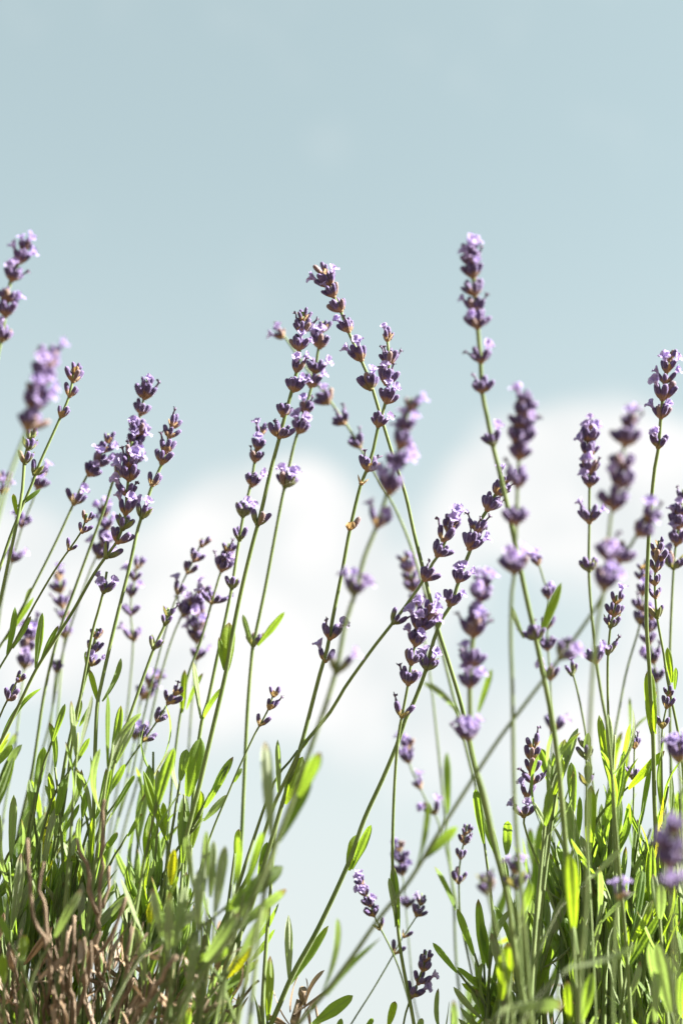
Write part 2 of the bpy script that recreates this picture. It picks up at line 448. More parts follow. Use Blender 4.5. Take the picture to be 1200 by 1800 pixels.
# --- open two-lipped flower: corolla tube and five waved lobes, sitting in the mouth of a calyx (z = 0)
def make_blossom(seed):
    r = random.Random(seed)
    verts, faces = [], []
    S = 10
    for z, rad in ((-.25, .085), (.05, .11), (.22, .15), (.32, .19)):
        for k in range(S):
            th = 2 * math.pi * k / S
            verts.append((rad * math.cos(th), rad * math.sin(th), z))
    for i in range(3):
        for k in range(S):
            k2 = (k + 1) % S
            faces.append((i * S + k, i * S + k2, (i + 1) * S + k2, (i + 1) * S + k))
    lobes = [(r.uniform(62, 72), .34, .30, .52), (r.uniform(108, 118), .34, .30, .52), (200, 1.15, .22, .36), (270, 1.25, .26, .42), (340, 1.15, .22, .36)]
    for az, bend, wid, ln in lobes:
        az = math.radians(az + r.uniform(-8, 8)); bend += r.uniform(-.22, .28); ln *= r.uniform(.85, 1.15); wid *= r.uniform(.9, 1.15)
        ph = r.uniform(0, 6.28)
        rad = Vector((math.cos(az), math.sin(az), 0)); tan = Vector((-math.sin(az), math.cos(az), 0)); zz = Vector((0, 0, 1))
        start = len(verts)
        NS, NT = 6, 7
        for i in range(NS):
            s = i / (NS - 1)
            ang = bend * (0.35 + 1.1 * s)
            ctr = rad * .16 + zz * .22
            for q in range(i):
                a2 = bend * (0.35 + 1.1 * (q / (NS - 1)))
                ctr = ctr + (zz * math.cos(a2) + rad * math.sin(a2)) * (ln / (NS - 1))
            up = zz * math.cos(ang) + rad * math.sin(ang)
            nor = rad * math.cos(ang) - zz * math.sin(ang)
            w = wid * (0.42 + .85 * math.sin(math.pi * (.12 + .60 * s)) - (.42 * s ** 5))
            for j in range(NT):
                t = 2 * j / (NT - 1) - 1
                tip = -0.16 * ln * (abs(t) ** 2.2) * s
                wave = .05 * math.sin(ph + 5.0 * t + 4 * s) * s
                cup = -.10 * (t * t) * w / wid
                verts.append(ctr + tan * (w * t * .8) + up * tip + nor * (wave + cup))
        for i in range(NS - 1):
            for j in range(NT - 1):
                a = start + i * NT + j
                faces.append((a, a + 1, a + NT + 1, a + NT))
    return mesh_from('blossom', verts, faces, [M_PETAL])

# --- a spent floret: shrivelled dark tube with a ragged curled end
def make_withered(seed):
    r = random.Random(seed)
    verts, faces = [], []
    S = 7
    dx, dy = r.uniform(-.25, .25), r.uniform(-.25, .25)
    for z, rad in ((-.2, .06), (.1, .07), (.25, .05), (.36, .085), (.45, .12), (.5, .05)):
        for k in range(S):
            th = 2 * math.pi * k / S
            rr = rad * r.uniform(.6, 1.5)
            verts.append((rr * math.cos(th) + dx * max(0, z) ** 1.3, rr * math.sin(th) + dy * max(0, z) ** 1.3, z + r.uniform(-.05, .05)))
    for i in range(5):
        for k in range(S):
            k2 = (k + 1) % S
            faces.append((i * S + k, i * S + k2, (i + 1) * S + k2, (i + 1) * S + k))
    faces.append(tuple(5 * S + k for k in range(S)))
    for q in range(3):                                                   # curled ends of the dried lobes
        a = r.uniform(0, 6.28); c = Vector((dx * .34 + .05 * math.cos(a), dy * .34 + .05 * math.sin(a), .42))
        d = Vector((math.cos(a), math.sin(a), r.uniform(-.2, .9))).normalized(); s = d.orthogonal().normalized() * r.uniform(.04, .10)
        b = len(verts)
        e = c + d * r.uniform(.14, .26)
        verts += [c - s, c + s, e + s * .8 + Vector((0, 0, .03)), e - s * .8]
        f = len(verts)
        verts += [e + s * .4 + Vector((0, 0, .1)) - d * .05, e - s * .4 + Vector((0, 0, .1)) - d * .05]
        faces += [(b, b + 1, b + 2, b + 3), (b + 3, b + 2, f, f + 1)]
    return mesh_from('withered_floret', verts, faces, [M_WITHER])

# --- node of a whorl with its two papery bracts and a few awl-shaped bractlets (unit = one calyx length)
def make_whorl(seed, bract_len=.62):
    r = random.Random(seed)
    verts, faces = [], []
    S = 10
    for z, rad in ((-.12, .13), (-.03, .19), (.07, .20), (.15, .14)):
        for k in range(S):
            th = 2 * math.pi * k / S
            verts.append((rad * math.cos(th), rad * math.sin(th), z))
    for i in range(3):
        for k in range(S):
            k2 = (k + 1) % S
            faces.append((i * S + k, i * S + k2, (i + 1) * S + k2, (i + 1) * S + k))
    faces.append(tuple(range(S - 1, -1, -1))); faces.append(tuple(3 * S + k for k in range(S)))
    def bract(az, ln, wid, lean):
        rad = Vector((math.cos(az), math.sin(az), 0)); tan = Vector((-math.sin(az), math.cos(az), 0)); zz = Vector((0, 0, 1))
        st = len(verts); NS, NT = 7, 5
        for i in range(NS):
            s = i / (NS - 1)
            a = lean * (1.25 - .9 * s)
            ctr = rad * (.15 + ln * .75 * math.sin(lean) * math.sin(s * 1.5)) + zz * (ln * s * math.cos(lean * .7) - .02)
            w = wid * max(.02, math.sin(math.pi * (.18 + .82 * s)) ** .8)
            for j in range(NT):
                t = 2 * j / (NT - 1) - 1
                verts.append(ctr + tan * (w * t) - rad * (w * .6 * t * t))
        for i in range(NS - 1):
            for j in range(NT - 1):
                q = st + i * NT + j
                faces.append((q, q + 1, q + NT + 1, q + NT))
    a0 = r.uniform(0, 6.28)
    for k in range(2): bract(a0 + math.pi * k + r.uniform(-.3, .3), bract_len * r.uniform(.85, 1.15), .30 * r.uniform(.85, 1.1), r.uniform(.55, .8))
    for k in range(4): bract(r.uniform(0, 6.28), .42 * r.uniform(.7, 1.2), .035, r.uniform(.7, 1.1))
    return mesh_from('flower_whorl', verts, faces, [M_BRACT])

# --- leaf: unit length along +Z, 0.13 wide, rolled-under margins, furrowed midrib
def make_leaf(bend, twist, fold, mat, seed, shape=0.0):
    r = random.Random(seed)
    NS, NT = 15, 9
    ph = r.uniform(0, 6.28)
    # arc
    pts = [Vector((0, 0, 0))]; dirs = []
    for i in range(NS - 1):
        s = i / (NS - 2)
        a = bend * (s - .5) + .05 * math.sin(5 * s + ph)
        d = Vector((0, math.sin(a), math.cos(a))); dirs.append(d); pts.append(pts[-1] + d)
    ch = pts[-1]; L = ch.length
    ang = math.atan2(ch.y, ch.z)
    rot = Matrix.Rotation(ang, 3, 'X')
    verts, uvs, faces = [], [], []
    for i in range(NS):
        s = i / (NS - 1)
        d = rot @ dirs[min(i, NS - 2)]
        c = (rot @ pts[i]) / L
        nor = Vector((0, -d.z, d.y)).normalized()                          # upper face towards -Y
        w = .065 * min(1.0, .30 + .70 * (s / (.42 + shape)) ** .85)
        if s > .60: w *= max(0.0, 1 - ((s - .60) / .40) ** 2.4) ** .62
        w = max(w, .003)
        w *= 1 + .06 * math.sin(9 * s + ph)
        tw = twist * (s - .5)
        side = Vector((math.cos(tw), 0, 0)) + nor * math.sin(tw)
        n2 = nor * math.cos(tw) - Vector((math.sin(tw), 0, 0))
        for j in range(NT):
            t = 2 * j / (NT - 1) - 1
            h = fold * abs(t) * w                                          # V fold
            h -= .55 * w * max(0, abs(t) - .62) ** 1.4 * 2.6               # margin rolled under
            h -= .10 * w * math.exp(-(t / .14) ** 2)                        # furrow over the midrib
            h += r.uniform(-.02, .02) * w
            verts.append(c + side * (w * t) + n2 * h)
            uvs.append((j / (NT - 1), s))
    for i in range(NS - 1):
        for j in range(NT - 1):
            a = i * NT + j
            faces.append((a, a + 1, a + NT + 1, a + NT))
    return mesh_from('leaf', verts, faces, [mat], uvs)

BUDS = [make_bud(i) for i in range(7)]
BLOSSOMS = [make_blossom(20 + i) for i in range(8)]
WITHERED = [make_withered(40 + i) for i in range(6)]
WHORLS = [make_whorl(60 + i) for i in range(6)]
WHORLS_LONG = [make_whorl(70 + i, 1.05) for i in range(3)]
LEAVES = {}
for key, m in (('g', M_LEAF), ('s', M_SILVER), ('y', M_BACKLIT), ('p', M_SPOT), ('d', M_DEAD)):
    LEAVES[key] = [make_leaf(b, t, f, m, 100 + i, sh) for i, (b, t, f, sh) in enumerate((
        (.15, .1, .25, 0), (-.25, .3, .30, .1), (.55, -.3, .35, 0), (-.65, .2, .25, .15), (.95, .5, .40, 0), (-.95, -.5, .35, .1), (.30, 1.0, .5, .1), (-.4, -1.1, .45, 0)))]

def leaf_matrix(B, T, width, roll):
    """Leaf from base B to tip T; roll 0 turns its face to the viewer's side."""
    ax = T - B; L = ax.length; z = ax.normalized()
    n = (CAM - B); n = (n - z * n.dot(z)).normalized()
    n = Quaternion(z, roll) @ n
    y = -n; x = y.cross(z)
    m = Matrix((x, y, z)).transposed().to_4x4()
    return Matrix.Translation(B) @ m @ Matrix.Diagonal((width / .13, L, L, 1))

def add_leaf(parent, origin, B, T, width, roll, kind, rng, variant=None):
    me = rng.choice(LEAVES[kind]) if variant is None else LEAVES[kind][variant]
    return link('leaf', me, parent, Matrix.Translation(-origin) @ leaf_matrix(B, T, width, roll))

def pixel_leaf(parent, origin, spec, d, rng):
    """spec = base x, base y, tip x, tip y, apparent width in photograph pixels, kind, [depth of the tip relative to the base]"""
    bx, by, tx, ty, w = spec[:5]
    kind = spec[5] if len(spec) > 5 else 'g'
    lp = math.hypot(tx - bx, ty - by)
    dd = spec[6] if len(spec) > 6 else rng.uniform(-.28, .28) * lp * PX * d
    B, T = at(bx, by, d), at(tx, ty, d + dd)
    true = max(w * 1.0, min(13, lp * .15))
    roll = math.acos(min(1, w / true)) * rng.choice((-1, 1))
    if rng.random() < .35: roll += math.pi
    return add_leaf(parent, origin, B, T, true * PX * d, roll, kind, rng)

# ------------------------------------------------------------------ ground
gv = [(-3000, -3000, 0), (3000, -3000, 0), (3000, 3000, 0), (-3000, 3000, 0)]
tag(link('ground', mesh_from('ground', gv, [(0, 1, 2, 3)], [M_SOIL], smooth=False)), 'bare brown soil of the flower bed', None, None, 'structure')

ROOTS = {'L': (150, .62), 'C': (480, .60), 'R': (1010, .62)}
def root_point(which, rng, spread=.035):
    x, d = ROOTS[which]
    p = at(x, 1800, d)
    return Vector((p.x + rng.uniform(-spread, spread), p.y + rng.uniform(-spread, spread), 0.0))

CAL = 0.0062                                                              # length of one calyx
def smooth_radii(n, r0, r1): return [r0 + (r1 - r0) * (i / (n - 1)) for i in range(n)]

STALK_NO = [0]
def stalk(label, d, pts, whorls, root='L', w=7.0, leaves=(), tilt=None, size=1.0):
    """One flowering stalk. pts: photograph pixels from the tip down; whorls: (x, y of the node, buds, open flowers, flags)."""
    STALK_NO[0] += 1
    rng = random.Random(1000 + STALK_NO[0])
    tilt = rng.uniform(-.02, .02) if tilt is None else tilt
    n = len(pts)
    y0, y1 = pts[0][1], pts[-1][1]
    dep = lambda y: d + tilt * (y1 - y) / max(1, (y1 - y0))
    P3 = [at(x, y, dep(y)) for x, y in pts]
    R = root_point(root, rng)
    last, prev = P3[-1], P3[-2]
    dirn = (last - prev).normalized()
    gap = last.z - R.z
    mid = last + dirn * gap * .20
    mid2 = R + (mid - R) * .42 + Vector(((mid - R).x, (mid - R).y, 0)) * -.12
    path = catmull(P3 + [mid, mid2, R], .004)
    root_e = link('lavender_stalk', None)
    root_e.location = R; root_e.empty_display_size = .02
    tag(root_e, label, 'flower stalk', 'lavender flower stalks')
    rb = w * .56 * PX * .60
    radii = [rb * (.62 + .38 * min(1, i / (len(path) * .45))) for i in range(len(path))]
    link('stem', tube('stem', path, radii, M_STEM, 8, .10, R), root_e)
    cal = CAL * size
    for wi, wh in enumerate(whorls):
        x, y, nb, nf = wh[:4]
        fl = wh[4] if len(wh) > 4 else ''
        if nb >= 6: nb += 2
        if nf > 1: nf = max(1, int(nf * .84 + rng.random() * .6))
        best = min(range(len(path)), key=lambda i: (lambda q: (q[0] - x) ** 2 + (q[1] - y) ** 2)(pix(path[i])))
        c = path[best]
        off = at(x, y, pix(c)[2]) - c
        if off.length > .0022: off = off.normalized() * .0022               # a whorl sits on its stem
        c = c + off * .6
        ax = (path[max(0, best - 2)] - path[min(len(path) - 1, best + 2)]).normalized()
        toc = (CAM - c); toc = (toc - ax * toc.dot(ax)).normalized()
        xr = toc.cross(ax); xr = -xr if xr.dot(RIGHT) < 0 else xr
        yb = ax.cross(xr)
        m = Matrix((xr, yb, ax)).transposed().to_4x4()
        sc = cal * rng.uniform(.86, 1.10) * (.9 if 't' in fl else 1.0)
        green = 1.0 if 'g' in fl else (rng.uniform(.25, .6) if wi >= len(whorls) - 1 else rng.uniform(0, .15))
        wo = link('flower_whorl', rng.choice(WHORLS_LONG if ('g' in fl and rng.random() < .6) else WHORLS), root_e,
                  Matrix.Translation(c - R) @ m @ Matrix.Diagonal((sc, sc, sc, 1)))
        wo.color = (green, 0, 0, 1)
        # buds: pairs spread to both sides, fuller whorls all round
        specs = []
        if 't' in fl:
            specs.append((0, rng.uniform(.0, .12), .15))
            for k in range(nb - 1): specs.append((6.283 * k / max(1, nb - 1) + rng.uniform(-.3, .3), rng.uniform(.28, .6), rng.uniform(-.1, .1)))
        elif nb <= 3:
            for k in range(nb): specs.append(((0, math.pi, -1.3)[k] + rng.uniform(-.35, .35), rng.uniform(.30, .52), 0))
        else:
            a0 = rng.uniform(0, 6.28)
            inner = max(0, nb - 7)
            for k in range(nb - inner): specs.append((a0 + 6.283 * k / (nb - inner) + rng.uniform(-.25, .25), rng.uniform(.34, .74) * (1.25 if 'w' in fl else 1), rng.uniform(-.05, .05)))
            for k in range(inner): specs.append((a0 + .4 + 6.283 * k / max(1, inner) + rng.uniform(-.4, .4), rng.uniform(.2, .38), .14))
        order = list(range(len(specs)))
        # open flowers go first to the sides the photograph shows
        order.sort(key=lambda i: -(math.cos(specs[i][0]) ** 2 * .6 - math.sin(specs[i][0]) * .8 + rng.uniform(-.6, .6)))
        blooms = set(order[:nf])
        for i, (az, lean, lift) in enumerate(specs):
            r = Vector((math.cos(az), math.sin(az), 0))
            dirv = (Vector((0, 0, math.cos(lean))) + r * math.sin(lean)).normalized()
            base = r * rng.uniform(.12, .2) + Vector((0, 0, .04 + lift))
            ln = rng.uniform(.82, 1.12) * (.85 if 't' in fl else 1)
            q = Vector((0, 0, 1)).rotation_difference(dirv)
            spin = Quaternion(Vector((0, 0, 1)), rng.uniform(0, 6.28))
            fatn = ln * rng.uniform(.92, 1.1)
            mb = Matrix.Translation(base) @ (q @ spin).to_matrix().to_4x4() @ Matrix.Diagonal((fatn, fatn, ln, 1))
            b = link('bud', rng.choice(BUDS), wo, mb)
            b.color = (green, 1.0 if 'g' in fl and rng.random() < .5 else rng.uniform(0, .35), rng.uniform(.5, .95) if rng.random() < .07 else 0, 1)
            tipq = q
            if i in blooms:
                # lower lip turned outwards
                tw = Quaternion(Vector((0, 0, 1)), az + math.pi / 2 + rng.uniform(-.5, .5))
                s = rng.uniform(.80, 1.10)
                mf = Matrix.Translation(base + dirv * ln * .93) @ (tipq @ tw).to_matrix().to_4x4() @ Matrix.Diagonal((s, s, s, 1))
                link('blossom', rng.choice(BLOSSOMS), wo, mf)
            elif rng.random() < (.26 if 'd' in fl else .05):
                mf = Matrix.Translation(base + dirv * ln * .95) @ (tipq @ spin).to_matrix().to_4x4()
                link('withered_floret', rng.choice(WITHERED), wo, mf)
    for sp in leaves: pixel_leaf(root_e, R, sp, dep(sp[1]), rng)
    return root_e

# ------------------------------------------------------------------ the flowering stalks
S = stalk
# --- around the tall middle
S('tall lavender stalk leaning left, its slender spike highest of the middle group', .60,
  [(566, 466), (580, 508), (598, 545), (613, 585), (634, 632), (650, 670), (668, 728), (690, 800), (712, 868), (727, 935), (743, 1000), (765, 1090), (790, 1170), (812, 1245), (835, 1350), (860, 1450), (885, 1550)],
  [(567, 482, 4, 0, 't'), (576, 500, 6, 2), (585, 518, 6, 1), (600, 548, 6, 0), (613, 582, 6, 1, 'd'), (636, 634, 7, 2), (648, 682, 8, 1)], 'R', 8.5)
S('lavender stalk with spent dark florets, tip just right of the tallest leaning spike', .60,
  [(681, 596), (683, 640), (681, 680), (676, 712), (664, 752), (656, 790), (645, 825), (633, 855), (615, 930), (602, 1000), (585, 1085), (575, 1140), (562, 1185), (542, 1262), (527, 1317), (500, 1400), (470, 1500), (440, 1600)],
  [(681, 600, 4, 2, 't'), (682, 640, 8, 0, 'd'), (677, 672, 9, 2, 'd'), (680, 705, 9, 2), (664, 748, 7, 1, 'd'), (645, 828, 6, 0, 'd'), (636, 847, 0, 0), (614, 930, 1, 0, 'd'), (580, 1122, 4, 1), (573, 1163, 2, 1)], 'C', 8.5)
S('blurred purple lavender spike nearest the lens, in front of the middle spikes', .51,
  [(724, 700), (712, 740), (700, 790), (690, 830), (680, 868), (662, 925), (640, 980), (625, 1040), (607, 1095), (594, 1165), (577, 1225), (560, 1275), (537, 1340), (505, 1430), (470, 1520), (430, 1610)],
  [(722, 722, 5, 1, 't'), (713, 757, 8, 3), (703, 785, 8, 2), (694, 822, 8, 4), (686, 868, 8, 3), (663, 925, 4, 2), (618, 1052, 7, 5, 'g'), (593, 1178, 2, 1, 'g')], 'C', 9, size=1.02)
S('dense lavender spike with blossoms above a low whorl of green bracts, arching right', .605,
  [(532, 548), (528, 600), (521, 655), (512, 690), (500, 735), (491, 770), (475, 830), (459, 900), (443, 960), (425, 1035), (410, 1108), (397, 1183), (372, 1290), (350, 1383), (325, 1480), (300, 1580)],
  [(533, 562, 4, 0, 't'), (530, 586, 7, 0), (524, 612, 7, 3), (521, 652, 8, 3), (517, 686, 9, 3), (495, 729, 5, 0, 'd'), (491, 768, 8, 0, 'w'), (452, 924, 3, 0, 'g')], 'L', 9.5, leaves=[(398, 1180, 403, 1094, 24, 'y', .004), (394, 1178, 385, 1120, 10, 'g')])
S('lavender stalk close behind the dense arching spike, with a lone lilac whorl below', .635,
  [(567, 565), (560, 610), (552, 660), (542, 700), (528, 745), (516, 785), (504, 840), (496, 875), (480, 960), (465, 1040), (447, 1125), (443, 1150), (435, 1250), (428, 1400), (424, 1480), (415, 1590)],
  [(567, 580, 4, 0, 't'), (563, 612, 7, 2), (553, 655, 7, 1), (545, 680, 7, 1), (535, 728, 8, 1, 'd'), (527, 757, 9, 4), (501, 855, 7, 4, 'g'), (446, 1133, 4, 0, 'g')], 'L', 8, leaves=[(443, 1137, 427, 1080, 10, 's'), (453, 1135, 500, 1076, 12, 'g')])
S('out of focus lavender stalk slanting right behind the middle spikes, whorls wide apart', .68,
  [(482, 566), (530, 635), (560, 678), (580, 705), (606, 742), (632, 785), (660, 835), (692, 890), (718, 950), (740, 1020), (765, 1100), (800, 1240), (840, 1400)],
  [(492, 592, 6, 3, 't'), (575, 712, 8, 1, 'd'), (605, 747, 6, 0, 'dw'), (632, 787, 7, 0, 'd')], 'R', 7)
S('small narrow lavender spike of dark buds left of the dense arching spike', .612,
  [(458, 750), (452, 780), (448, 810), (441, 850), (428, 905), (418, 965), (408, 1030), (398, 1080), (383, 1150), (365, 1235), (356, 1262), (345, 1340), (335, 1450), (318, 1580)],
  [(458, 766, 4, 1, 't'), (453, 788, 6, 1), (448, 812, 6, 0), (443, 857, 6, 1), (426, 910, 6, 2, 'g'), (421, 952, 4, 0, 'g'), (407, 1037, 3, 0, 'g')], 'L', 8, leaves=[(353, 1263, 340, 1163, 9, 's'), (358, 1263, 393, 1207, 9, 'g')], size=.92)
S('tiny lavender sprig of three sparse bud pairs, low on a thin bent stem', .60,
  [(480, 1220), (473, 1244), (456, 1276), (447, 1292), (420, 1350), (403, 1390), (370, 1470), (340, 1570)],
  [(481, 1226, 3, 0, 't'), (473, 1247, 3, 0), (457, 1273, 2, 0)], 'L', 5, leaves=[(412, 1375, 425, 1350, 7)], size=.8)
# --- centre right
S('slanting lavender stalk with a dried floret below its lilac tip, stem running far down left', .60,
  [(797, 895), (790, 930), (775, 968), (760, 990), (745, 1018), (720, 1055), (690, 1095), (660, 1133), (633, 1170), (605, 1210), (580, 1252), (533, 1310), (512, 1350), (480, 1420), (450, 1510)],
  [(795, 922, 5, 3, 't'), (785, 938, 3, 1), (775, 950, 3, 0, 'd'), (768, 975, 7, 0), (745, 1020, 7, 0, 'd'), (691, 1095, 3, 0, 'gd')], 'C', 8)
S('lavender stalk of ragged spent whorls ending in a lilac flower, bending right', .60,
  [(886, 838), (872, 866), (856, 896), (843, 918), (828, 962), (810, 1008), (793, 1062), (778, 1085), (762, 1125), (748, 1178), (728, 1232), (712, 1265), (697, 1310), (672, 1370), (640, 1440), (612, 1518), (560, 1630), (515, 1712), (480, 1792)],
  [(883, 848, 5, 3, 't'), (872, 870, 6, 0, 'd'), (855, 897, 8, 0, 'd'), (836, 932, 5, 0, 'd'), (822, 968, 8, 1, 'd'), (804, 1020, 7, 4), (787, 1066, 9, 2), (749, 1176, 8, 4, 'g')], 'C', 9.5,
  leaves=[(612, 1530, 628, 1467, 22, 'y', .003), (618, 1528, 652, 1450, 16, 'g'), (510, 1730, 577, 1627, 15, 'g'), (508, 1723, 507, 1608, 14, 's')])
S('lavender spike crowded with lilac blossoms over a pair of withered florets', .595,
  [(755, 1066), (742, 1090), (730, 1130), (722, 1165), (717, 1202), (707, 1255), (699, 1300), (693, 1383), (690, 1470), (690, 1530), (697, 1610), (705, 1680), (722, 1770), (735, 1850)],
  [(752, 1080, 5, 2, 't'), (744, 1094, 6, 3), (736, 1108, 8, 4), (729, 1137, 9, 2), (722, 1168, 6, 0), (717, 1203, 8, 0, 'd'), (705, 1262, 2, 0, 'dd')], 'C', 7, leaves=[(700, 1637, 690, 1520, 15, 'g', .0), (694, 1630, 683, 1543, 10, 's')])
S('soft focus lavender spike with bushy lilac top and a big lilac whorl far below', .53,
  [(847, 1015), (842, 1050), (834, 1100), (828, 1150), (825, 1213), (826, 1262), (824, 1303), (835, 1350), (850, 1397), (870, 1490), (890, 1570), (905, 1680)],
  [(847, 1034, 6, 5, 't'), (843, 1062, 8, 1, 'w'), (837, 1090, 7, 1), (832, 1115, 9, 2, 'w'), (827, 1172, 8, 1, 'w'), (825, 1205, 9, 4, 'w'), (823, 1300, 10, 6, 'w')], 'R', 11,
  leaves=[(840, 1252, 864, 1176, 11, 'g'), (812, 1262, 744, 1200, 11, 's')])
S('faint small lavender spike half hidden behind the slanting stems', .69,
  [(712, 975), (720, 1005), (727, 1035), (735, 1065), (745, 1120), (757, 1200), (770, 1320), (780, 1420), (795, 1560)],
  [(711, 985, 3, 0, 't'), (718, 1006, 5, 1), (722, 1025, 5, 0), (727, 1042, 6, 0), (735, 1066, 6, 0, 'w')], 'R', 6, leaves=[(787, 1432, 785, 1322, 13, 'g')])
S('faded lavender sprig of lilac bits leaning left above the low centre gap', .69,
  [(716, 1300), (718, 1340), (738, 1385), (755, 1420), (768, 1440), (785, 1500), (805, 1600), (840, 1720)],
  [(717, 1315, 5, 3, 't'), (718, 1340, 7, 2), (738, 1386, 3, 1), (766, 1430, 4, 3)], 'R', 5.5)
# --- right side
S('tall soft lavender spike standing alone against the blue, lilac flowers on top', .553,
  [(826, 430), (830, 470), (834, 520), (839, 575), (844, 635), (847, 690), (856, 735), (866, 785), (881, 845), (897, 918), (907, 967), (923, 1043), (942, 1128), (957, 1200), (970, 1267), (981, 1350), (990, 1450), (1000, 1580)],
  [(826, 446, 6, 4, 't'), (829, 468, 7, 2), (831, 485, 8, 3), (834, 520, 7, 0, 'w'), (836, 550, 7, 1), (839, 578, 9, 1, 'w'), (845, 640, 6, 1, 'w'), (846, 690, 7, 0, 'w'), (867, 782, 5, 1, 'g'), (940, 1122, 9, 0, 'wdg')], 'R', 10,
  leaves=[(920, 1122, 897, 1063, 9, 's'), (946, 1126, 986, 1024, 16, 'y')], size=.88)
S('blurred spike of star shaped dark whorls beside the tall lone spike', .515,
  [(920, 690), (918, 740), (912, 800), (909, 850), (907, 920), (904, 1005), (899, 1040), (897, 1117), (900, 1217), (902, 1350), (906, 1450), (915, 1560)],
  [(920, 708, 6, 1, 't'), (920, 730, 7, 0), (917, 752, 7, 1, 'w'), (913, 780, 7, 0, 'w'), (910, 812, 8, 1, 'w'), (909, 858, 8, 0, 'w'), (906, 922, 8, 0, 'w'), (902, 1008, 8, 4, 'w')], 'R', 7.5)
S('lavender spike of separate whorls on a straight stem above the white cloud', .565,
  [(1036, 738), (1034, 780), (1036, 830), (1035, 870), (1035, 920), (1034, 1000), (1038, 1067), (1047, 1160), (1057, 1227), (1067, 1283), (1076, 1380), (1085, 1500)],
  [(1036, 752, 5, 1, 't'), (1034, 776, 7, 2), (1035, 800, 6, 1), (1037, 833, 7, 3), (1035, 858, 7, 1), (1035, 917, 7, 2), (1035, 1006, 7, 0, 'wg'), (1047, 1168, 6, 1)], 'R', 6.5, size=.88)
S('strongly blurred dark spike with pale top flower in front of the cloud', .50,
  [(1105, 730), (1096, 780), (1090, 830), (1082, 880), (1073, 905), (1068, 960), (1062, 1030), (1050, 1090), (1043, 1150), (1037, 1250), (1032, 1400), (1030, 1560)],
  [(1105, 752, 6, 3, 't'), (1098, 785, 7, 0, 'w'), (1092, 822, 8, 0, 'w'), (1088, 858, 8, 1, 'w'), (1078, 897, 9, 0, 'w'), (1068, 985, 8, 1, 'w'), (1060, 1040, 8, 4)], 'R', 7)
S('blurred stalk bent over with a very long stem crossing diagonally to lower left', .525,
  [(1146, 890), (1132, 915), (1110, 955), (1090, 985), (1072, 1020), (1050, 1062), (1018, 1110), (983, 1157), (953, 1197), (903, 1263), (867, 1313), (813, 1397), (767, 1470), (720, 1547), (667, 1613), (620, 1680), (573, 1743), (527, 1797), (490, 1850)],
  [(1138, 918, 9, 2, 't'), (1120, 945, 7, 1, 'w'), (1086, 988, 6, 0, 'w'), (985, 1156, 7, 3, 'g')], 'C', 7.5,
  leaves=[(743, 1510, 803, 1453, 17, 'g'), (727, 1533, 753, 1410, 9, 'y'), (573, 1750, 670, 1647, 10, 'g'), (567, 1743, 593, 1613, 11, 's')])
S('sharp lavender spike at the right, lilac flowers around its middle on a straight stem', .60,
  [(1176, 618), (1170, 655), (1164, 700), (1160, 740), (1156, 790), (1150, 822), (1143, 890), (1138, 967), (1135, 1083), (1140, 1170), (1147, 1300), (1149, 1397), (1152, 1470), (1156, 1580)],
  [(1175, 632, 3, 0, 't'), (1171, 652, 4, 2), (1168, 672, 4, 3), (1163, 703, 6, 1), (1161, 731, 7, 2), (1156, 785, 6, 1)], 'R', 8.5, leaves=[(1147, 1295, 1139, 1177, 21, 'y', .004), (1152, 1290, 1153, 1215, 8, 'g')])
S('neat unopened lavender spike with paired buds up its axis like an ear of wheat', .60,
  [(1157, 950), (1154, 975), (1151, 1000), (1150, 1028), (1151, 1052), (1154, 1086), (1160, 1120), (1166, 1152), (1172, 1195), (1190, 1283), (1198, 1340), (1205, 1450)],
  [(1157, 958, 2, 0, 't'), (1154, 972, 3, 0), (1154, 986, 4, 0), (1152, 1006, 3, 0), (1150, 1028, 3, 0), (1151, 1050, 4, 0), (1154, 1085, 2, 0, 'g')], 'R', 6, leaves=[(1180, 1200, 1172, 1138, 12, 'y'), (1185, 1212, 1187, 1173, 8, 'g')], size=.82)
S('short stalk of grey purple buds below the blurred dark spike', .60,
  [(1083, 1046), (1080, 1070), (1072, 1102), (1068, 1150), (1067, 1180), (1068, 1250), (1073, 1340), (1078, 1420), (1090, 1540)],
  [(1083, 1062, 3, 1, 't'), (1080, 1080, 4, 0), (1072, 1102, 4, 0, 'g'), (1067, 1148, 3, 0, 'g')], 'R', 6, leaves=[(1070, 1373, 1052, 1257, 15, 'y')], size=.9)
S('lavender spike cut by the right edge of the view, lilac flowers beside a bare stem', .645,
  [(1200, 860), (1194, 910), (1187, 957), (1183, 1000), (1178, 1100), (1176, 1200), (1178, 1340), (1182, 1500)],
  [(1198, 880, 6, 1, 't'), (1194, 905, 6, 1), (1190, 930, 7, 2), (1187, 958, 7, 1), (1182, 998, 6, 1, 'g')], 'R', 6.5)
S('dim narrow spike just behind the straight stem of the sharp right spike', .66,
  [(1131, 990), (1129, 1040), (1124, 1096), (1108, 1152), (1098, 1190), (1087, 1250), (1077, 1310), (1065, 1420)],
  [(1131, 1002, 3, 0, 't'), (1130, 1022, 5, 0), (1128, 1048, 5, 1), (1126, 1070, 5, 0), (1123, 1094, 4, 0)], 'R', 6)
S('hazy lavender whorls strung behind the neat unopened spike', .68,
  [(1145, 1070), (1138, 1110), (1146, 1150), (1153, 1200), (1158, 1300), (1160, 1450)],
  [(1145, 1086, 5, 2, 't'), (1140, 1110, 6, 1), (1138, 1135, 6, 0), (1147, 1165, 6, 1), (1152, 1196, 6, 1)], 'R', 5.5)
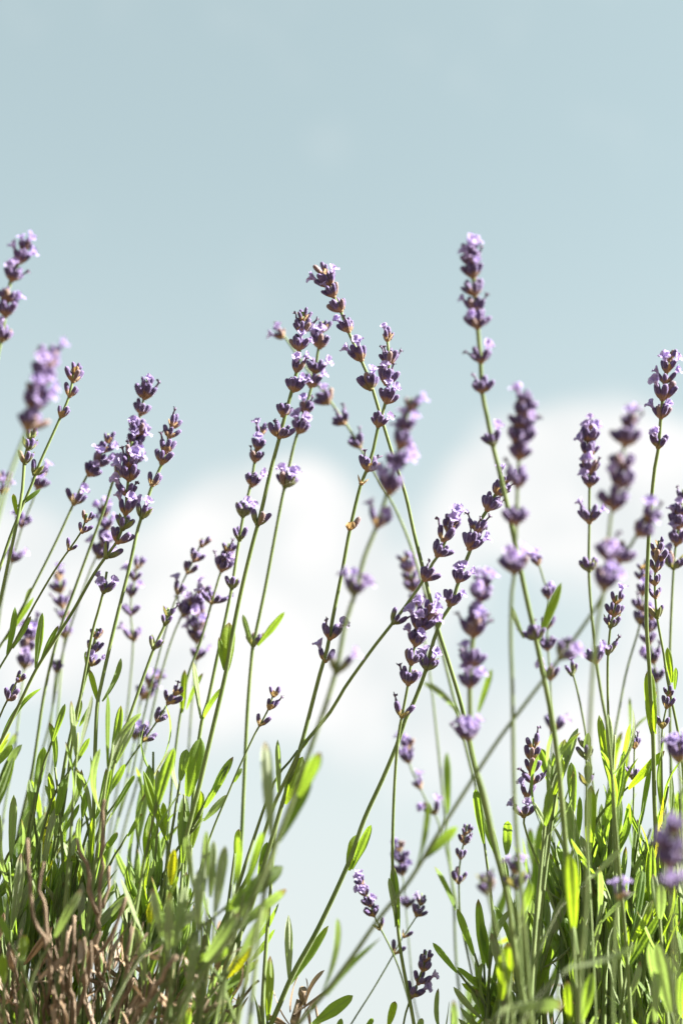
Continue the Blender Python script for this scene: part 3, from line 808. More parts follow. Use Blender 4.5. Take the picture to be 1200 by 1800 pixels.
S('pale lavender stalk with scattered lilac whorls behind the long leafy whorl', .69,
  [(942, 978), (955, 1020), (963, 1050), (961, 1120), (966, 1190), (968, 1280), (970, 1400), (975, 1550)],
  [(943, 992, 5, 4, 't'), (963, 1052, 5, 2), (962, 1105, 5, 0), (961, 1145, 7, 2), (967, 1196, 5, 1), (975, 1285, 5, 1)], 'R', 5.5)
S('single faded green calyx on a bare thin stem below the blurred bent stalk', .655,
  [(1003, 1168), (1006, 1185), (1013, 1210), (1027, 1280), (1040, 1370), (1055, 1500)],
  [(1004, 1186, 4, 1, 'tg')], 'R', 5.5)
S('sparse sprig of slim purple buds at the lower right, forked into pairs', .60,
  [(1174, 1210), (1171, 1240), (1165, 1268), (1162, 1300), (1163, 1400), (1168, 1520)],
  [(1174, 1222, 3, 0, 't'), (1170, 1246, 3, 0), (1163, 1278, 2, 0)], 'R', 4.5, size=.85)
S('lavender sprig with slim buds and a wide open dry calyx beside lilac petals', .595,
  [(937, 1298), (934, 1340), (932, 1380), (924, 1420), (920, 1447), (932, 1485), (947, 1523), (980, 1617), (997, 1670), (1010, 1740)],
  [(937, 1312, 3, 0, 't'), (934, 1332, 3, 0), (933, 1356, 3, 0), (940, 1372, 4, 0, 'wd'), (922, 1400, 4, 1), (919, 1436, 5, 3)], 'R', 5.5)
S('grey green budded sprig with oval bract leaves among the right leaf tips', .57,
  [(1026, 1300), (1029, 1330), (1030, 1365), (1030, 1420), (1034, 1520)],
  [(1027, 1312, 3, 0, 'tg'), (1029, 1334, 3, 0, 'g'), (1030, 1378, 2, 0, 'g')], 'R', 4.5, leaves=[(1031, 1376, 1034, 1338, 14, 's'), (1030, 1334, 1033, 1288, 13, 's')], size=.85)
S('little dark forked bud head on a thin stem beside the bright leaf blade', .61,
  [(1116, 1292), (1114, 1318), (1113, 1390), (1112, 1450), (1116, 1560)],
  [(1114, 1312, 4, 0, 'td'), (1110, 1366, 4, 1)], 'R', 4.5, size=.8)
S('large blurred lavender head at the lower right edge, close to the lens', .455,
  [(1186, 1440), (1176, 1500), (1178, 1567), (1182, 1650), (1186, 1760), (1190, 1850)],
  [(1186, 1462, 6, 2, 't'), (1178, 1500, 8, 2, 'w'), (1174, 1524, 8, 1), (1178, 1564, 9, 3, 'g')], 'R', 10)
S('blurred single lilac petal over a dark calyx among the lower right leaves', .50,
  [(1094, 1545), (1086, 1580), (1080, 1640), (1076, 1760), (1080, 1850)],
  [(1088, 1578, 3, 2, 't')], 'R', 6)
S('blurred lavender tuft hanging at the right edge below the slim forked sprig', .53,
  [(1192, 1296), (1190, 1320), (1193, 1350), (1197, 1420), (1200, 1520)],
  [(1190, 1318, 5, 3, 't'), (1193, 1340, 6, 2)], 'R', 6)
S('blurred lilac bloom on a thick pale stem in the lower right leaves', .515,
  [(903, 1505), (906, 1560), (911, 1620), (914, 1690), (918, 1790), (925, 1850)],
  [(905, 1535, 6, 4, 't'), (907, 1562, 4, 0, 'g')], 'R', 8)
S('blurred round green brown seed head left of the blurred lilac bloom', .515,
  [(853, 1535), (857, 1572), (866, 1610), (878, 1660), (895, 1760), (910, 1850)],
  [(856, 1570, 7, 0, 'tg'), (855, 1556, 4, 0, 'tg')], 'R', 6.5)
S('dark budded sprig floating beside the diagonal stem, low right of centre', .645,
  [(820, 1450), (815, 1480), (809, 1508), (806, 1550), (810, 1620), (830, 1720)],
  [(819, 1466, 4, 0, 't'), (817, 1484, 4, 0), (809, 1508, 3, 0), (805, 1552, 4, 0)], 'R', 5, leaves=[(800, 1600, 763, 1523, 9, 'g')])
S('lilac spike leaning left on a thin dark stem in the low centre gap', .635,
  [(632, 1543), (643, 1570), (657, 1608), (667, 1630), (683, 1660), (700, 1700), (718, 1760), (735, 1830)],
  [(634, 1556, 5, 3, 't'), (641, 1575, 6, 2), (649, 1594, 6, 1), (657, 1610, 5, 0, 'd'), (667, 1634, 1, 0)], 'C', 4.5, size=.85)
S('dark open bud head on a stem bending down left in the low centre gap', .625,
  [(741, 1570), (738, 1590), (731, 1612), (706, 1650), (690, 1680), (655, 1740), (617, 1800), (590, 1850)],
  [(739, 1590, 5, 1, 't'), (732, 1608, 5, 0), (712, 1644, 1, 0), (695, 1673, 2, 0)], 'C', 4, size=.85)
S('sharp dark budded spike with a lilac petal at the bottom of the centre gap', .60,
  [(749, 1672), (743, 1700), (733, 1730), (723, 1754), (713, 1780), (700, 1850)],
  [(747, 1690, 4, 0, 't'), (743, 1708, 4, 0), (736, 1728, 4, 1), (724, 1750, 4, 1)], 'C', 5, size=.9)
S('faint lilac spike behind the upright stem in the low centre gap', .68,
  [(700, 1480), (704, 1520), (709, 1550), (715, 1620), (725, 1740)],
  [(700, 1495, 4, 1, 't'), (703, 1514, 6, 2), (707, 1540, 7, 2), (717, 1592, 5, 2)], 'C', 4, size=.9)
# --- left side
S('lavender spike at the far left edge with lilac tip above the blue', .55,
  [(43, 424), (35, 458), (20, 490), (13, 530), (6, 580), (-6, 640), (-22, 740), (-45, 900), (-60, 1100), (-60, 1400)],
  [(43, 440, 6, 4, 't'), (36, 464, 7, 2), (22, 496, 8, 2, 'd'), (14, 530, 7, 0), (11, 556, 7, 1), (5, 600, 7, 2)], 'L', 8, size=.88)
S('strongly blurred violet spike at left, pale stem fading down behind others', .48,
  [(90, 612), (80, 650), (68, 690), (58, 720), (47, 758), (25, 815), (8, 870), (-20, 980), (-50, 1150)],
  [(88, 632, 5, 1, 't'), (82, 648, 7, 0), (72, 675, 7, 2), (66, 700, 8, 4), (60, 722, 8, 3), (50, 752, 9, 1, 'w')], 'L', 7)
S('sharp stalk of few plump golden based buds leaning right, green pair below', .60,
  [(133, 645), (128, 668), (122, 697), (107, 733), (88, 775), (70, 815), (57, 850), (40, 890), (18, 945), (-2, 1005), (-30, 1080), (-50, 1250)],
  [(132, 655, 4, 0, 't'), (129, 672, 4, 0), (123, 696, 3, 0), (108, 732, 3, 0), (60, 836, 2, 0, 'g')], 'L', 7, leaves=[(28, 892, 72, 860, 8, 'g')], size=.95)
S('greenish lavender buds on a pale stem crossing the sharp left stalk', .575,
  [(55, 758), (48, 790), (43, 815), (40, 860), (30, 920), (16, 985), (0, 1060), (-25, 1160), (-40, 1300)],
  [(54, 772, 4, 0, 'tg'), (51, 790, 5, 0, 'g'), (45, 814, 5, 0, 'g')], 'L', 8, leaves=[(30, 905, 24, 868, 9, 'y')], size=.9)
S('soft lavender spike with a lower pair of lilac florets, left of the crowded cluster', .64,
  [(191, 762), (182, 790), (168, 820), (153, 837), (130, 885), (100, 950), (60, 1030), (20, 1105), (-10, 1160), (-30, 1260)],
  [(190, 778, 5, 0, 't'), (183, 797, 6, 1), (171, 818, 6, 4), (159, 835, 7, 1), (130, 886, 4, 2)], 'L', 6.5, leaves=[(43, 1065, 55, 1033, 8, 'y'), (10, 1125, 60, 1050, 9, 'g')], size=.95)
S('lavender spike rising behind the crowded left cluster, small dark tip', .645,
  [(260, 664), (253, 700), (246, 732), (236, 780), (222, 815), (203, 836), (185, 890), (163, 950), (130, 1040), (105, 1110), (80, 1210), (60, 1340)],
  [(260, 680, 5, 1, 't'), (255, 700, 6, 0), (248, 726, 6, 0), (240, 765, 8, 2), (234, 790, 8, 3), (228, 812, 8, 2), (210, 838, 5, 3)], 'L', 7)
S('sharp lavender stalk of golden based whorls curving down left to a green pair', .60,
  [(233, 776), (228, 800), (226, 840), (223, 870), (221, 900), (215, 930), (204, 955), (187, 978), (165, 1010), (130, 1072), (100, 1120), (65, 1175), (35, 1237), (5, 1298), (-25, 1350)],
  [(232, 800, 4, 0, 't'), (230, 824, 5, 1), (228, 846, 7, 4), (225, 872, 5, 1), (221, 905, 3, 2), (216, 930, 4, 0, 'g'), (209, 952, 4, 0), (187, 980, 2, 0, 'g')], 'L', 7.5,
  leaves=[(63, 1174, 75, 1077, 13, 'g', .002), (70, 1168, 103, 1100, 9, 'g'), (3, 1300, 73, 1210, 10, 'g')])
S('sharp dark budded lavender stalk, tall with leaf pair halfway down its long stem', .598,
  [(304, 738), (298, 765), (285, 815), (268, 852), (256, 890), (243, 928), (227, 1000), (202, 1100), (178, 1205), (171, 1245), (167, 1340), (165, 1440), (160, 1560), (155, 1680)],
  [(303, 752, 4, 0, 't'), (297, 772, 4, 0), (290, 794, 3, 0), (284, 814, 4, 0), (267, 853, 3, 0), (249, 912, 3, 2, 'g')], 'L', 8.5, leaves=[(173, 1235, 158, 1177, 10, 'y'), (180, 1233, 213, 1157, 10, 'g'), (160, 1443, 133, 1350, 9, 's'), (168, 1440, 187, 1350, 10, 'g')])
S('hazy lilac spike low behind the crowded left cluster', .68,
  [(182, 890), (186, 930), (178, 960), (160, 1000), (135, 1070), (110, 1150), (90, 1260)],
  [(183, 905, 6, 4, 't'), (189, 930, 7, 2), (187, 955, 7, 2), (180, 985, 6, 2)], 'L', 5.5)
S('small sprig of three bud pairs bending right near the left clouds', .62,
  [(153, 903), (145, 932), (122, 966), (95, 1005), (60, 1065), (20, 1140), (-10, 1195), (-30, 1270)],
  [(152, 916, 3, 0, 't'), (144, 938, 3, 0), (121, 966, 2, 0)], 'L', 5.5, leaves=[(13, 1150, 27, 1067, 11, 'g'), (23, 1140, 55, 1083, 9, 'g')], size=.85)
S('ghostly blurred lavender spike against the left cloud', .68,
  [(102, 1003), (108, 1040), (112, 1085), (114, 1120), (108, 1180), (100, 1280)],
  [(103, 1018, 4, 2, 't'), (106, 1042, 5, 0), (110, 1066, 5, 0), (112, 1090, 5, 0), (115, 1120, 4, 1)], 'L', 5.5)
S('blurred pinkish lavender spike near the left edge, midway up', .68,
  [(58, 1090), (52, 1125), (46, 1160), (40, 1200), (30, 1290)],
  [(58, 1106, 4, 1, 't'), (53, 1128, 6, 2), (49, 1148, 6, 1), (44, 1172, 6, 1)], 'L', 5.5)
S('lone blurred whorl on a pale thin stem below the ghostly left spike', .69,
  [(101, 1160), (99, 1180), (92, 1250), (85, 1340)], [(100, 1180, 6, 0, 't')], 'L', 5.5)
S('dark pair of bud clusters on a short stem at the left edge', .605,
  [(36, 1186), (26, 1206), (14, 1230), (0, 1260), (-20, 1320)],
  [(34, 1198, 4, 0, 't'), (17, 1228, 5, 0)], 'L', 5, size=.9)
S('lavender sprig of soft buds beside the small middle spike, left of it', .665,
  [(357, 946), (345, 975), (330, 1005), (312, 1045), (298, 1085), (280, 1150), (255, 1250), (235, 1350)],
  [(356, 960, 4, 0, 't'), (343, 984, 4, 0), (330, 1008, 4, 0), (312, 1042, 3, 1)], 'L', 5, size=.9)
S('grey green budded stalk with two tight whorls, left of the small middle spike', .60,
  [(296, 1068), (291, 1096), (270, 1142), (235, 1240), (205, 1330), (190, 1400), (178, 1500)],
  [(294, 1086, 3, 0, 'tg'), (289, 1100, 4, 0, 'g'), (270, 1138, 3, 0, 'g')], 'L', 8, leaves=[(197, 1353, 213, 1240, 15, 'g'), (203, 1343, 237, 1267, 13, 's')], size=.85)
S('soft dark spike above a flared pair of florets, beside the narrow middle spike', .645,
  [(403, 955), (395, 985), (385, 1015), (372, 1060), (352, 1130), (333, 1180), (318, 1250), (305, 1350), (296, 1450)],
  [(402, 970, 5, 0, 't'), (396, 988, 6, 0), (389, 1006, 6, 1), (372, 1060, 6, 2, 'w')], 'L', 6.5, leaves=[(320, 1253, 325, 1177, 12, 'y'), (328, 1247, 357, 1183, 8, 'g')], size=.92)
S('blurred lilac cluster beside the grey green buds, leaning right', .68,
  [(355, 1030), (340, 1050), (322, 1078), (300, 1130), (275, 1220), (250, 1340)],
  [(354, 1044, 5, 1, 't'), (338, 1062, 6, 1), (322, 1084, 7, 4)], 'L', 5.5)
S('upright blurred lilac spike in front of the cloud, under the flared pair of florets', .69,
  [(350, 1065), (347, 1110), (345, 1160), (338, 1230), (330, 1340)],
  [(350, 1084, 4, 2, 't'), (348, 1108, 6, 2), (346, 1130, 6, 1), (347, 1158, 6, 1)], 'L', 5.5)
S('soft purple sprig against green stems, lilac floret hanging under it', .615,
  [(172, 1105), (165, 1135), (158, 1165), (146, 1210), (125, 1290), (110, 1370), (100, 1460)],
  [(170, 1122, 5, 0, 't'), (165, 1146, 5, 0), (163, 1172, 4, 3)], 'L', 9, leaves=[(158, 1190, 151, 1145, 9, 'y'), (133, 1277, 143, 1230, 10, 'y'), (140, 1277, 160, 1240, 7, 'g')], size=.9)
S('green cupped whorl with one lilac flower inside the crowded left stems', .61,
  [(188, 1005), (182, 1040), (172, 1078), (163, 1110), (150, 1180), (130, 1290), (115, 1400)],
  [(183, 1042, 5, 3, 'g')], 'L', 7, size=1.0)
S('faint purple spike hanging behind the long sharp stem on the left', .69,
  [(243, 982), (237, 1015), (231, 1050), (230, 1082), (234, 1130), (228, 1210), (215, 1330)],
  [(243, 998, 4, 0, 't'), (235, 1022, 5, 1), (230, 1046, 5, 1), (230, 1080, 6, 0, 'w'), (236, 1122, 4, 1)], 'L', 5.5)
S('dark forked sprig slanting right low over the sky gap at left', .63,
  [(312, 1208), (296, 1235), (276, 1268), (254, 1300), (222, 1345), (190, 1400)],
  [(311, 1220, 4, 0, 't'), (296, 1236, 4, 0), (277, 1266, 5, 0), (253, 1302, 4, 1)], 'L', 5.5, size=.95)
S('soft lilac sprig behind the dark forked sprig', .68,
  [(278, 1178), (262, 1205), (248, 1230), (238, 1295), (225, 1360)],
  [(277, 1192, 4, 0, 't'), (263, 1210, 5, 1), (254, 1226, 5, 1), (237, 1300, 5, 4)], 'L', 5.5)
S('blurred lilac tuft at the left edge beside the pale crossing stems', .68,
  [(6, 852), (2, 880), (-10, 940), (-25, 1050)], [(6, 868, 5, 4, 't'), (0, 790, 3, 0)], 'L', 5.5)
S('dim spike behind the crossing stems at the left, half hidden', .69,
  [(76, 822), (62, 870), (40, 925), (22, 985), (5, 1050), (-10, 1160)],
  [(74, 838, 5, 1, 't'), (66, 862, 6, 1), (36, 925, 7, 1), (22, 988, 6, 1)], 'L', 5.5)

# ------------------------------------------------------------------ the bushes at the foot: leafy shoots, woody twigs, dead leaves
def top_line(x):
    """Photograph height above which a bush shows no chance leaves."""
    pts = [(-200, 1470), (0, 1490), (100, 1455), (230, 1500), (330, 1500), (400, 1560), (450, 1660), (480, 1760), (520, 1830), (770, 1830), (805, 1690), (850, 1600), (900, 1540), (980, 1470), (1100, 1450), (1200, 1450), (1500, 1450)]
    for (a, b), (c, e) in zip(pts, pts[1:]):
        if a <= x <= c: return b + (e - b) * (x - a) / (c - a)
    return 1480

SHOOT_NO = [0]
def shoot(bush, origin, rootname, top, d, lead, leaves, rng, extra=8, spread=.05, top_limit=None):
    """A leafy shoot ending at photograph pixel top; leaves = exact leaves, the rest in opposite pairs further down."""
    R = root_point(rootname, rng, spread)
    T = at(top[0], top[1], d)
    gap = T.z - R.z
    dirn = (UP * -1 + RIGHT * lead).normalized()
    m1 = T + dirn * .028
    m2 = T + dirn * .07 + (R - T) * .12
    m3 = R + Vector((0, 0, gap * .35)) + (m2 - R) * .35
    path = catmull([T, m1, m2, m3, R], .006)
    radii = [(.0005 + .0016 * min(1, i / len(path) * 1.6)) for i in range(len(path))]
    sh = link('leafy_shoot', tube('leafy_shoot', path, radii, M_STEM_DARK, 6, .06, origin), bush)
    for sp in leaves: pixel_leaf(sh, origin, sp, d + rng.uniform(-.004, .004), rng)
    acc, nxt, az = 0.0, rng.uniform(.006, .012), rng.uniform(0, 3.14)
    made = 0
    for i in range(1, len(path)):
        acc += (path[i] - path[i - 1]).length
        if acc < nxt or made >= extra: continue
        nxt = acc + rng.uniform(.009, .017); az += math.pi / 2 + rng.uniform(-.3, .3)
        ax = (path[i - 1] - path[i]).normalized(); u = ax.orthogonal().normalized(); v = ax.cross(u)
        for s in (0, math.pi):
            rad = u * math.cos(az + s) + v * math.sin(az + s)
            lean = rng.uniform(.16, .52) * (.65 if top_limit else 1)
            L = rng.uniform(.017, .033)
            B = path[i] + rad * radii[i] * .6
            Tp = B + (ax * math.cos(lean) + rad * math.sin(lean)) * L
            tx, ty, td = pix(Tp)
            if top_limit is None and (ty < top_line(tx) or pix(B)[1] < top_line(pix(B)[0])): continue
            if tx < 330 and ty > 1630 and rng.random() < (.58 if ty < 1800 else .4): continue
            k = rng.random()
            kind = 'g' if k < .44 else 's' if k < .82 else 'y' if k < .992 else 'p'
            ax_l = (Tp - B).normalized()
            # upper face looks up and inwards to the shoot
            n = (ax - ax_l * ax.dot(ax_l)).normalized()
            n0 = CAM - B; n0 = (n0 - ax_l * n0.dot(ax_l)).normalized()
            roll = math.atan2(n0.cross(n).dot(ax_l), n0.dot(n)) + rng.uniform(-.5, .5)
            add_leaf(sh, origin, B, Tp, rng.uniform(.0026, .0046), roll, kind, rng)
            made += 1
    return sh

def twig(parent, origin, pts, w0, w1, rng, name='woody_twig', root=None, tail=True):
    P3 = [at(x, y, d) for x, y, d in pts]
    if root is not None: P3 += [P3[-1] + (P3[-1] - P3[-2]).normalized() * .05 + Vector((0, 0, -.03)), root + Vector((0, 0, .06)), root]
    for i in range(1, len(P3) - (3 if root is not None else 1)): P3[i] = P3[i] + Vector((rng.uniform(-1, 1), rng.uniform(-1, 1), 0)) * .0007
    path = catmull(P3, .004)
    path = [p + Vector((rng.uniform(-1, 1), rng.uniform(-1, 1), rng.uniform(-1, 1))) * .0007 for p in path]
    n = len(path)
    radii = [(w0 + (w1 - w0) * (i / (n - 1)) ** .8) * .5 * PX * .58 * (1 + .22 * math.sin(i * 1.9 + rng.uniform(0, 1)) * (rng.random() < .5)) for i in range(n)]
    return link(name, tube(name, path, radii, M_BARK, 7, .0, origin, .12, rng), parent)

def make_bush(name_root, label, clusters, filler, frange, drange, seed, cat='shrub', wands=0, wrange=(0, 1), tall=0):
    rng = random.Random(seed)
    x, d = ROOTS[name_root]
    p = at(x, 1800, d); O = Vector((p.x, p.y, 0))
    b = link('lavender_bush', None); b.location = O; b.empty_display_size = .03
    tag(b, label, cat, 'lavender bushes')
    # exact leaves that spring from one point share a shoot
    left = list(clusters)
    while left:
        a = left.pop(0); grp = [a]
        for c in list(left):
            if abs(c[0] - a[0]) < 14 and abs(c[1] - a[1]) < 22 and abs(c[7] - a[7]) < .02: grp.append(c); left.remove(c)
        tx = sum(g[0] for g in grp) / len(grp); ty = max(g[1] for g in grp)
        lead = -sum((g[2] - g[0]) / max(20, abs(g[3] - g[1])) for g in grp) / len(grp)
        dd = a[7]
        shoot(b, O, name_root, (tx, ty - 4), dd, max(-.9, min(.9, lead * .8)), [tuple(g[:6]) for g in grp], rng, 0 if dd < .56 else 9)
    for k in range(filler):
        fx = rng.uniform(*frange)
        ty = top_line(fx) + abs(rng.gauss(0, 1)) * 95 + 60
        shoot(b, O, name_root, (fx, ty), rng.uniform(*drange), rng.uniform(-.5, .5), [], rng, 16, .07)
    for k in range(wands):
        fx = rng.uniform(*wrange)
        shoot(b, O, name_root, (fx, top_line(fx) - rng.uniform(-40, 70)), rng.uniform(.585, .68), rng.uniform(-.35, .15), [], rng, 7, .05, 1)
    for k in range(tall):
        fx = rng.uniform(*wrange)
        shoot(b, O, name_root, (fx, top_line(fx) - rng.uniform(80, 190)), rng.uniform(.57, .67), rng.uniform(-.4, .1), [], rng, 4, .05, 1)
    return b, O, rng

def LV(d, *rows):
    """rows: base x, base y, tip x, tip y, width, kind"""
    return [(*r[:5], r[5] if len(r) > 5 else 'g', 0, d) for r in rows]

left_leaves = LV(.605, (-5, 1345, 22, 1310, 14), (190, 1397, 220, 1343, 13), (213, 1400, 237, 1363, 9), (93, 1303, 115, 1237, 11), (97, 1353, 87, 1270, 11),
    (127, 1350, 158, 1297, 10), (63, 1397, 78, 1313, 18), (100, 1433, 115, 1367, 15), (143, 1400, 133, 1347, 9), (330, 1400, 353, 1297, 28), (317, 1372, 328, 1317, 18), (317, 1397, 302, 1317, 9, 's'),
    (293, 1477, 252, 1355, 15, 'y'), (276, 1402, 278, 1353, 9, 's'), (370, 1397, 410, 1330, 14), (20, 1510, 25, 1397, 14, 's'), (100, 1473, 80, 1380, 11, 's'), (197, 1433, 237, 1363, 9),
    (107, 1470, 140, 1413, 9), (97, 1590, 130, 1503, 22), (93, 1590, 77, 1510, 18, 'y'), (0, 1567, 43, 1510, 18), (187, 1493, 207, 1463, 11), (283, 1543, 270, 1443, 15), (290, 1473, 287, 1410, 13, 'y'),
    (320, 1517, 325, 1397, 21), (337, 1490, 353, 1390, 22, 'y'), (358, 1443, 400, 1397, 13, 's'), (360, 1420, 402, 1345, 14), (263, 1557, 267, 1490, 9),
    (240, 1583, 223, 1523, 8), (247, 1580, 244, 1550, 8), (180, 1627, 230, 1567, 20), (145, 1440, 152, 1390, 12), (60, 1440, 52, 1370, 13), (35, 1470, 60, 1420, 12, 's'), (225, 1470, 250, 1430, 9))
left_leaves += LV(.535, (20, 1660, 0, 1610, 13), (97, 1647, 143, 1563, 15, 's'), (40, 1693, 43, 1643, 17, 'y'), (7, 1733, 5, 1677, 15, 'y'), (327, 1660, 277, 1603, 16), (307, 1633, 353, 1597, 18, 's'),
    (297, 1700, 297, 1567, 18, 's'), (357, 1583, 363, 1460, 15, 's'), (370, 1577, 376, 1477, 14, 's'), (333, 1703, 400, 1667, 26), (395, 1600, 497, 1523, 30), (398, 1646, 503, 1563, 18, 's'), (340, 1560, 327, 1470, 13, 's'), (410, 1560, 418, 1470, 12))
left_leaves += LV(.60, (447, 1657, 490, 1587, 9), (437, 1693, 483, 1633, 10), (413, 1500, 420, 1457, 11, 'y'))
left_leaves += LV(.565, (300, 1557, 307, 1492, 17, 'p'), (263, 1627, 267, 1584, 14, 'p'), (393, 1724, 446, 1658, 20, 'p'))
left_leaves += LV(.532, (398, 1642, 452, 1540, 20, 's'), (378, 1604, 396, 1486, 18, 's'), (348, 1640, 350, 1528, 19, 's'), (420, 1682, 472, 1598, 17, 's'), (308, 1668, 326, 1556, 18, 's'), (360, 1690, 420, 1602, 19, 's'), (285, 1652, 268, 1560, 16, 's'), (430, 1570, 462, 1462, 14, 'g'), (330, 1745, 345, 1640, 17, 's'))
lb, LO, lr = make_bush('L', 'shaggy grey green lavender bush with bare brown woody twigs at its foot', left_leaves, 22, (-120, 400), (.60, .76), 5, wands=17, wrange=(-30, 300), tall=7)

# woody twigs of the left bush
def left_root(): return root_point('L', lr, .04)
T1 = twig(lb, LO, [(48, 1477, 0.538), (52, 1545, 0.538), (63, 1610, 0.538), (82, 1667, 0.543), (92, 1733, 0.548), (96, 1800, 0.553)], 5.6, 14.4, lr, root=left_root())
twig(T1, LO, [(78, 1518, 0.541), (68, 1562, 0.541), (80, 1600, 0.542), (84, 1640, 0.543), (84, 1672, 0.544)], 4.3, 7.2, lr, 'side_twig')
T2 = twig(lb, LO, [(184, 1407, 0.558), (181, 1483, 0.558), (180, 1563, 0.558), (171, 1603, 0.558), (173, 1657, 0.558), (157, 1703, 0.563), (138, 1783, 0.568)], 6.2, 13.7, lr, root=left_root())
twig(T2, LO, [(133, 1475, 0.553), (152, 1517, 0.555), (160, 1565, 0.556), (170, 1605, 0.558)], 5.6, 8.6, lr, 'side_twig')
twig(T2, LO, [(193, 1522, 0.563), (190, 1560, 0.561), (180, 1600, 0.559)], 4.3, 6.5, lr, 'side_twig')
twig(T2, LO, [(224, 1578, 0.548), (208, 1620, 0.551), (188, 1657, 0.554), (165, 1690, 0.558)], 6.8, 8.6, lr, 'side_twig')
twig(lb, LO, [(132, 1610, 0.548), (133, 1645, 0.548), (129, 1690, 0.548), (128, 1740, 0.553), (132, 1800, 0.558)], 6.2, 10.1, lr, root=left_root())
twig(lb, LO, [(312, 1680, 0.528), (285, 1720, 0.533), (258, 1762, 0.538), (232, 1800, 0.543)], 8.1, 12.2, lr, root=left_root())
twig(lb, LO, [(350, 1725, 0.558), (322, 1758, 0.563), (288, 1796, 0.568)], 7.4, 10.1, lr, root=left_root())
T3 = twig(lb, LO, [(396, 1760, 0.568), (360, 1782, 0.568), (325, 1805, 0.573)], 7.4, 10.8, lr, root=left_root())
twig(T3, LO, [(375, 1733, 0.568), (380, 1752, 0.568), (372, 1775, 0.568)], 3.7, 5.8, lr, 'side_twig')
T4 = twig(lb, LO, [(452, 1722, 0.583), (432, 1750, 0.583), (405, 1778, 0.578), (380, 1806, 0.578)], 4.3, 7.9, lr, root=left_root())
twig(T4, LO, [(434, 1690, 0.585), (434, 1722, 0.584), (427, 1757, 0.583)], 2.8, 5.0, lr, 'side_twig')
for k in range(130):
    x = lr.uniform(-60, 430); y = 1610 + abs(lr.gauss(0, 1)) * 70 + (60 if x > 250 else 0) + (50 if x > 340 else 0)
    d = lr.uniform(.54, .65); lean = (x - 130) * .35 + lr.uniform(-45, 45)
    w = lr.choice((1.5, 1.8, 2, 2.5, 3, 3, 4, 5.5))
    tw = twig(lb, LO, [(x, y, d), (x - lean * .25 + lr.uniform(-8, 8), y + 50, d), (x - lean * .5 + lr.uniform(-10, 10), y + 110, d + .01), (x - lean * .8, y + 190, d + .01)], w, w * 1.6, lr, root=left_root())
    if lr.random() < .6:
        s = lr.choice((-1, 1))
        twig(tw, LO, [(x + s * lr.uniform(12, 30), y + lr.uniform(5, 25), d + lr.uniform(-.01, .01)), (x - lean * .15 + s * 10, y + 52, d), (x - lean * .42, y + 95, d + .006)], w * .6, w * .9, lr, 'side_twig')
# dead leaves and bark shreds caught among the twigs
def dead_leaves(bush, O, rng, n, xr, yr, dr, r0):
    for k in range(n):
        x, y, d = rng.uniform(*xr), rng.uniform(*yr), rng.uniform(*dr)
        a = rng.gauss(0, .75); L = rng.uniform(30, 85)
        B = at(x, y, d); Tp = at(x + math.sin(a) * L, y - math.cos(a) * L, d + rng.uniform(-.008, .008))
        o = add_leaf(bush, O, B, Tp, rng.uniform(.0010, .0030), rng.uniform(0, 6.28), 'd', rng, rng.choice((4, 5, 6, 7)))
        o.name = 'dead_leaf'
dead_leaves(lb, LO, lr, 170, (-40, 420), (1680, 1850), (.54, .66), None)

centre_leaves = LV(.60, (470, 1795, 475, 1680, 17, 'y'), (548, 1802, 620, 1750, 22), (500, 1413, 532, 1330, 28, 'y'), (490, 1400, 488, 1300, 10, 's'), (523, 1323, 542, 1297, 9), (457, 1523, 480, 1477, 10, 's'), (455, 1540, 470, 1480, 14))
centre_leaves += LV(.60, (682, 1805, 694, 1760, 14, 'y'), (771, 1805, 770, 1737, 9, 's'), (735, 1810, 742, 1790, 12, 's'), (640, 1815, 655, 1790, 10), (590, 1830, 600, 1790, 12))
centre_leaves += LV(.515, (477, 1470, 466, 1303, 22, 's'), (525, 1400, 563, 1322, 22), (490, 1480, 548, 1372, 16))
cb, CO, cr = make_bush('C', 'low tuft of few lavender leaves and a pale stub of wood under the centre gap', centre_leaves, 0, (470, 520), (.58, .64), 9)
twig(cb, CO, [(534, 1737, .60), (528, 1765, .60), (517, 1797, .60)], 14, 22, cr, root=root_point('C', cr, .02))
twig(cb, CO, [(562, 1752, .61), (552, 1775, .61), (560, 1800, .61)], 5, 7, cr, root=root_point('C', cr, .02))
dead_leaves(cb, CO, cr, 8, (505, 545), (1765, 1820), (.59, .61), None)

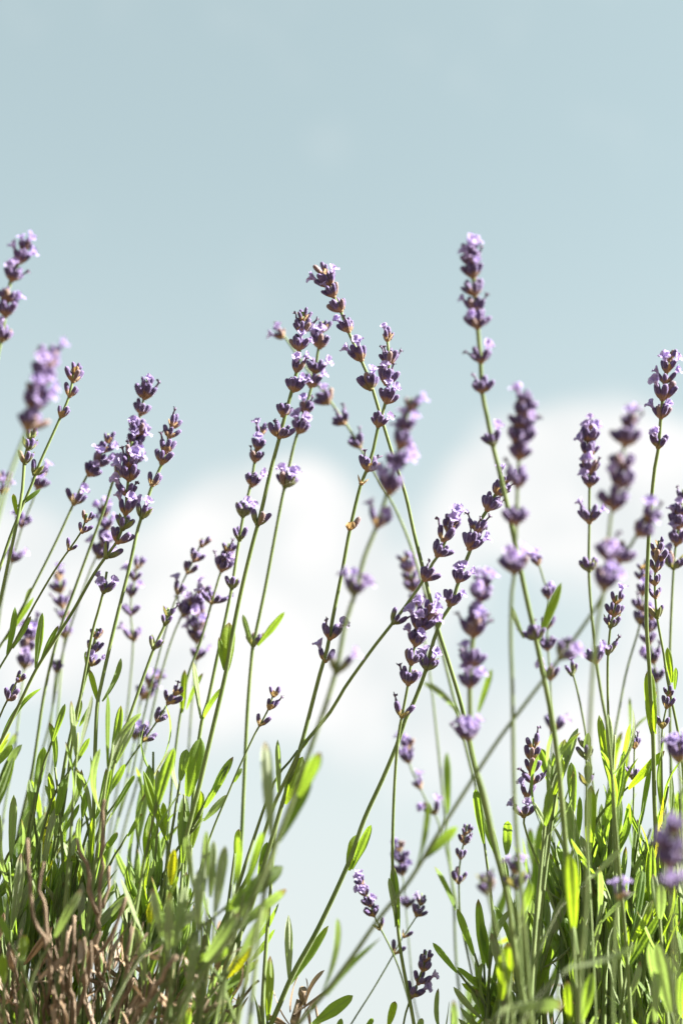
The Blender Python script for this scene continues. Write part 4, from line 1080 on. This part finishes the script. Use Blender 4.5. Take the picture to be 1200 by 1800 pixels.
right_leaves = LV(.605, (1090, 1357, 1107, 1272, 9), (1103, 1387, 1167, 1320, 15, 'y'), (982, 1405, 948, 1315, 22), (1007, 1430, 1003, 1340, 18), (1035, 1503, 1038, 1380, 20, 'y'), (1017, 1513, 992, 1407, 22, 's'),
    (890, 1503, 892, 1443, 17), (850, 1483, 835, 1387, 16), (877, 1512, 852, 1440, 16), (893, 1583, 883, 1507, 14), (850, 1700, 840, 1580, 17), (833, 1680, 803, 1597, 13), (803, 1710, 760, 1657, 11), (860, 1752, 803, 1700, 11),
    (1060, 1455, 1097, 1350, 26), (1000, 1607, 977, 1557, 26, 'y'), (1040, 1540, 1062, 1460, 10), (1047, 1650, 1073, 1530, 18), (1080, 1690, 1077, 1590, 34), (1120, 1673, 1147, 1553, 16, 'y'), (1147, 1643, 1140, 1550, 30, 'y'),
    (943, 1683, 950, 1540, 14), (957, 1667, 960, 1580, 11, 's'), (923, 1683, 918, 1640, 11), (863, 1787, 828, 1740, 17, 's'), (1133, 1743, 1147, 1650, 18, 'y'), (1127, 1740, 1093, 1677, 18), (1100, 1800, 1090, 1778, 16, 'y'),
    (1130, 1480, 1100, 1420, 10), (1125, 1450, 1142, 1345, 9), (1178, 1440, 1178, 1360, 8), (960, 1540, 945, 1490, 10, 's'), (990, 1560, 945, 1495, 9, 's'), (1075, 1480, 1078, 1420, 12, 'y'), (1110, 1530, 1120, 1440, 11), (1160, 1530, 1165, 1440, 10), (1190, 1540, 1187, 1470, 11, 'y'),
    (1060, 1500, 1052, 1385, 9, 's'), (1015, 1480, 1018, 1400, 10), (1140, 1570, 1112, 1480, 12, 's'), (985, 1690, 967, 1630, 18, 's'), (1180, 1640, 1200, 1560, 18))
right_leaves += LV(.54, (1007, 1633, 1000, 1497, 26, 'y'), (1040, 1543, 1090, 1493, 10, 's'), (920, 1603, 933, 1550, 16), (1177, 1780, 1153, 1657, 28, 's'), (880, 1757, 893, 1657, 28, 'y'), (1000, 1795, 997, 1723, 15, 'y'), (1020, 1797, 1040, 1710, 22), (1150, 1797, 1153, 1697, 17, 's'))
right_leaves += LV(.49, (1007, 1700, 1123, 1657, 11, 's'), (893, 1773, 990, 1763, 22, 's'))
rb, RO, rr_ = make_bush('R', 'thick leafy green lavender bush filling the lower right corner', right_leaves, 25, (820, 1300), (.57, .78), 7, wands=20, wrange=(900, 1220), tall=5)
for k in range(10):
    x = rr_.uniform(860, 1230); y = rr_.uniform(1690, 1790); d = rr_.uniform(.58, .68)
    twig(rb, RO, [(x, y, d), (x + rr_.uniform(-15, 15), y + 60, d), (x + rr_.uniform(-30, 30), y + 140, d)], 6, 10, rr_, root=root_point('R', rr_, .05))
dead_leaves(rb, RO, rr_, 30, (880, 1220), (1720, 1850), (.58, .7), None)
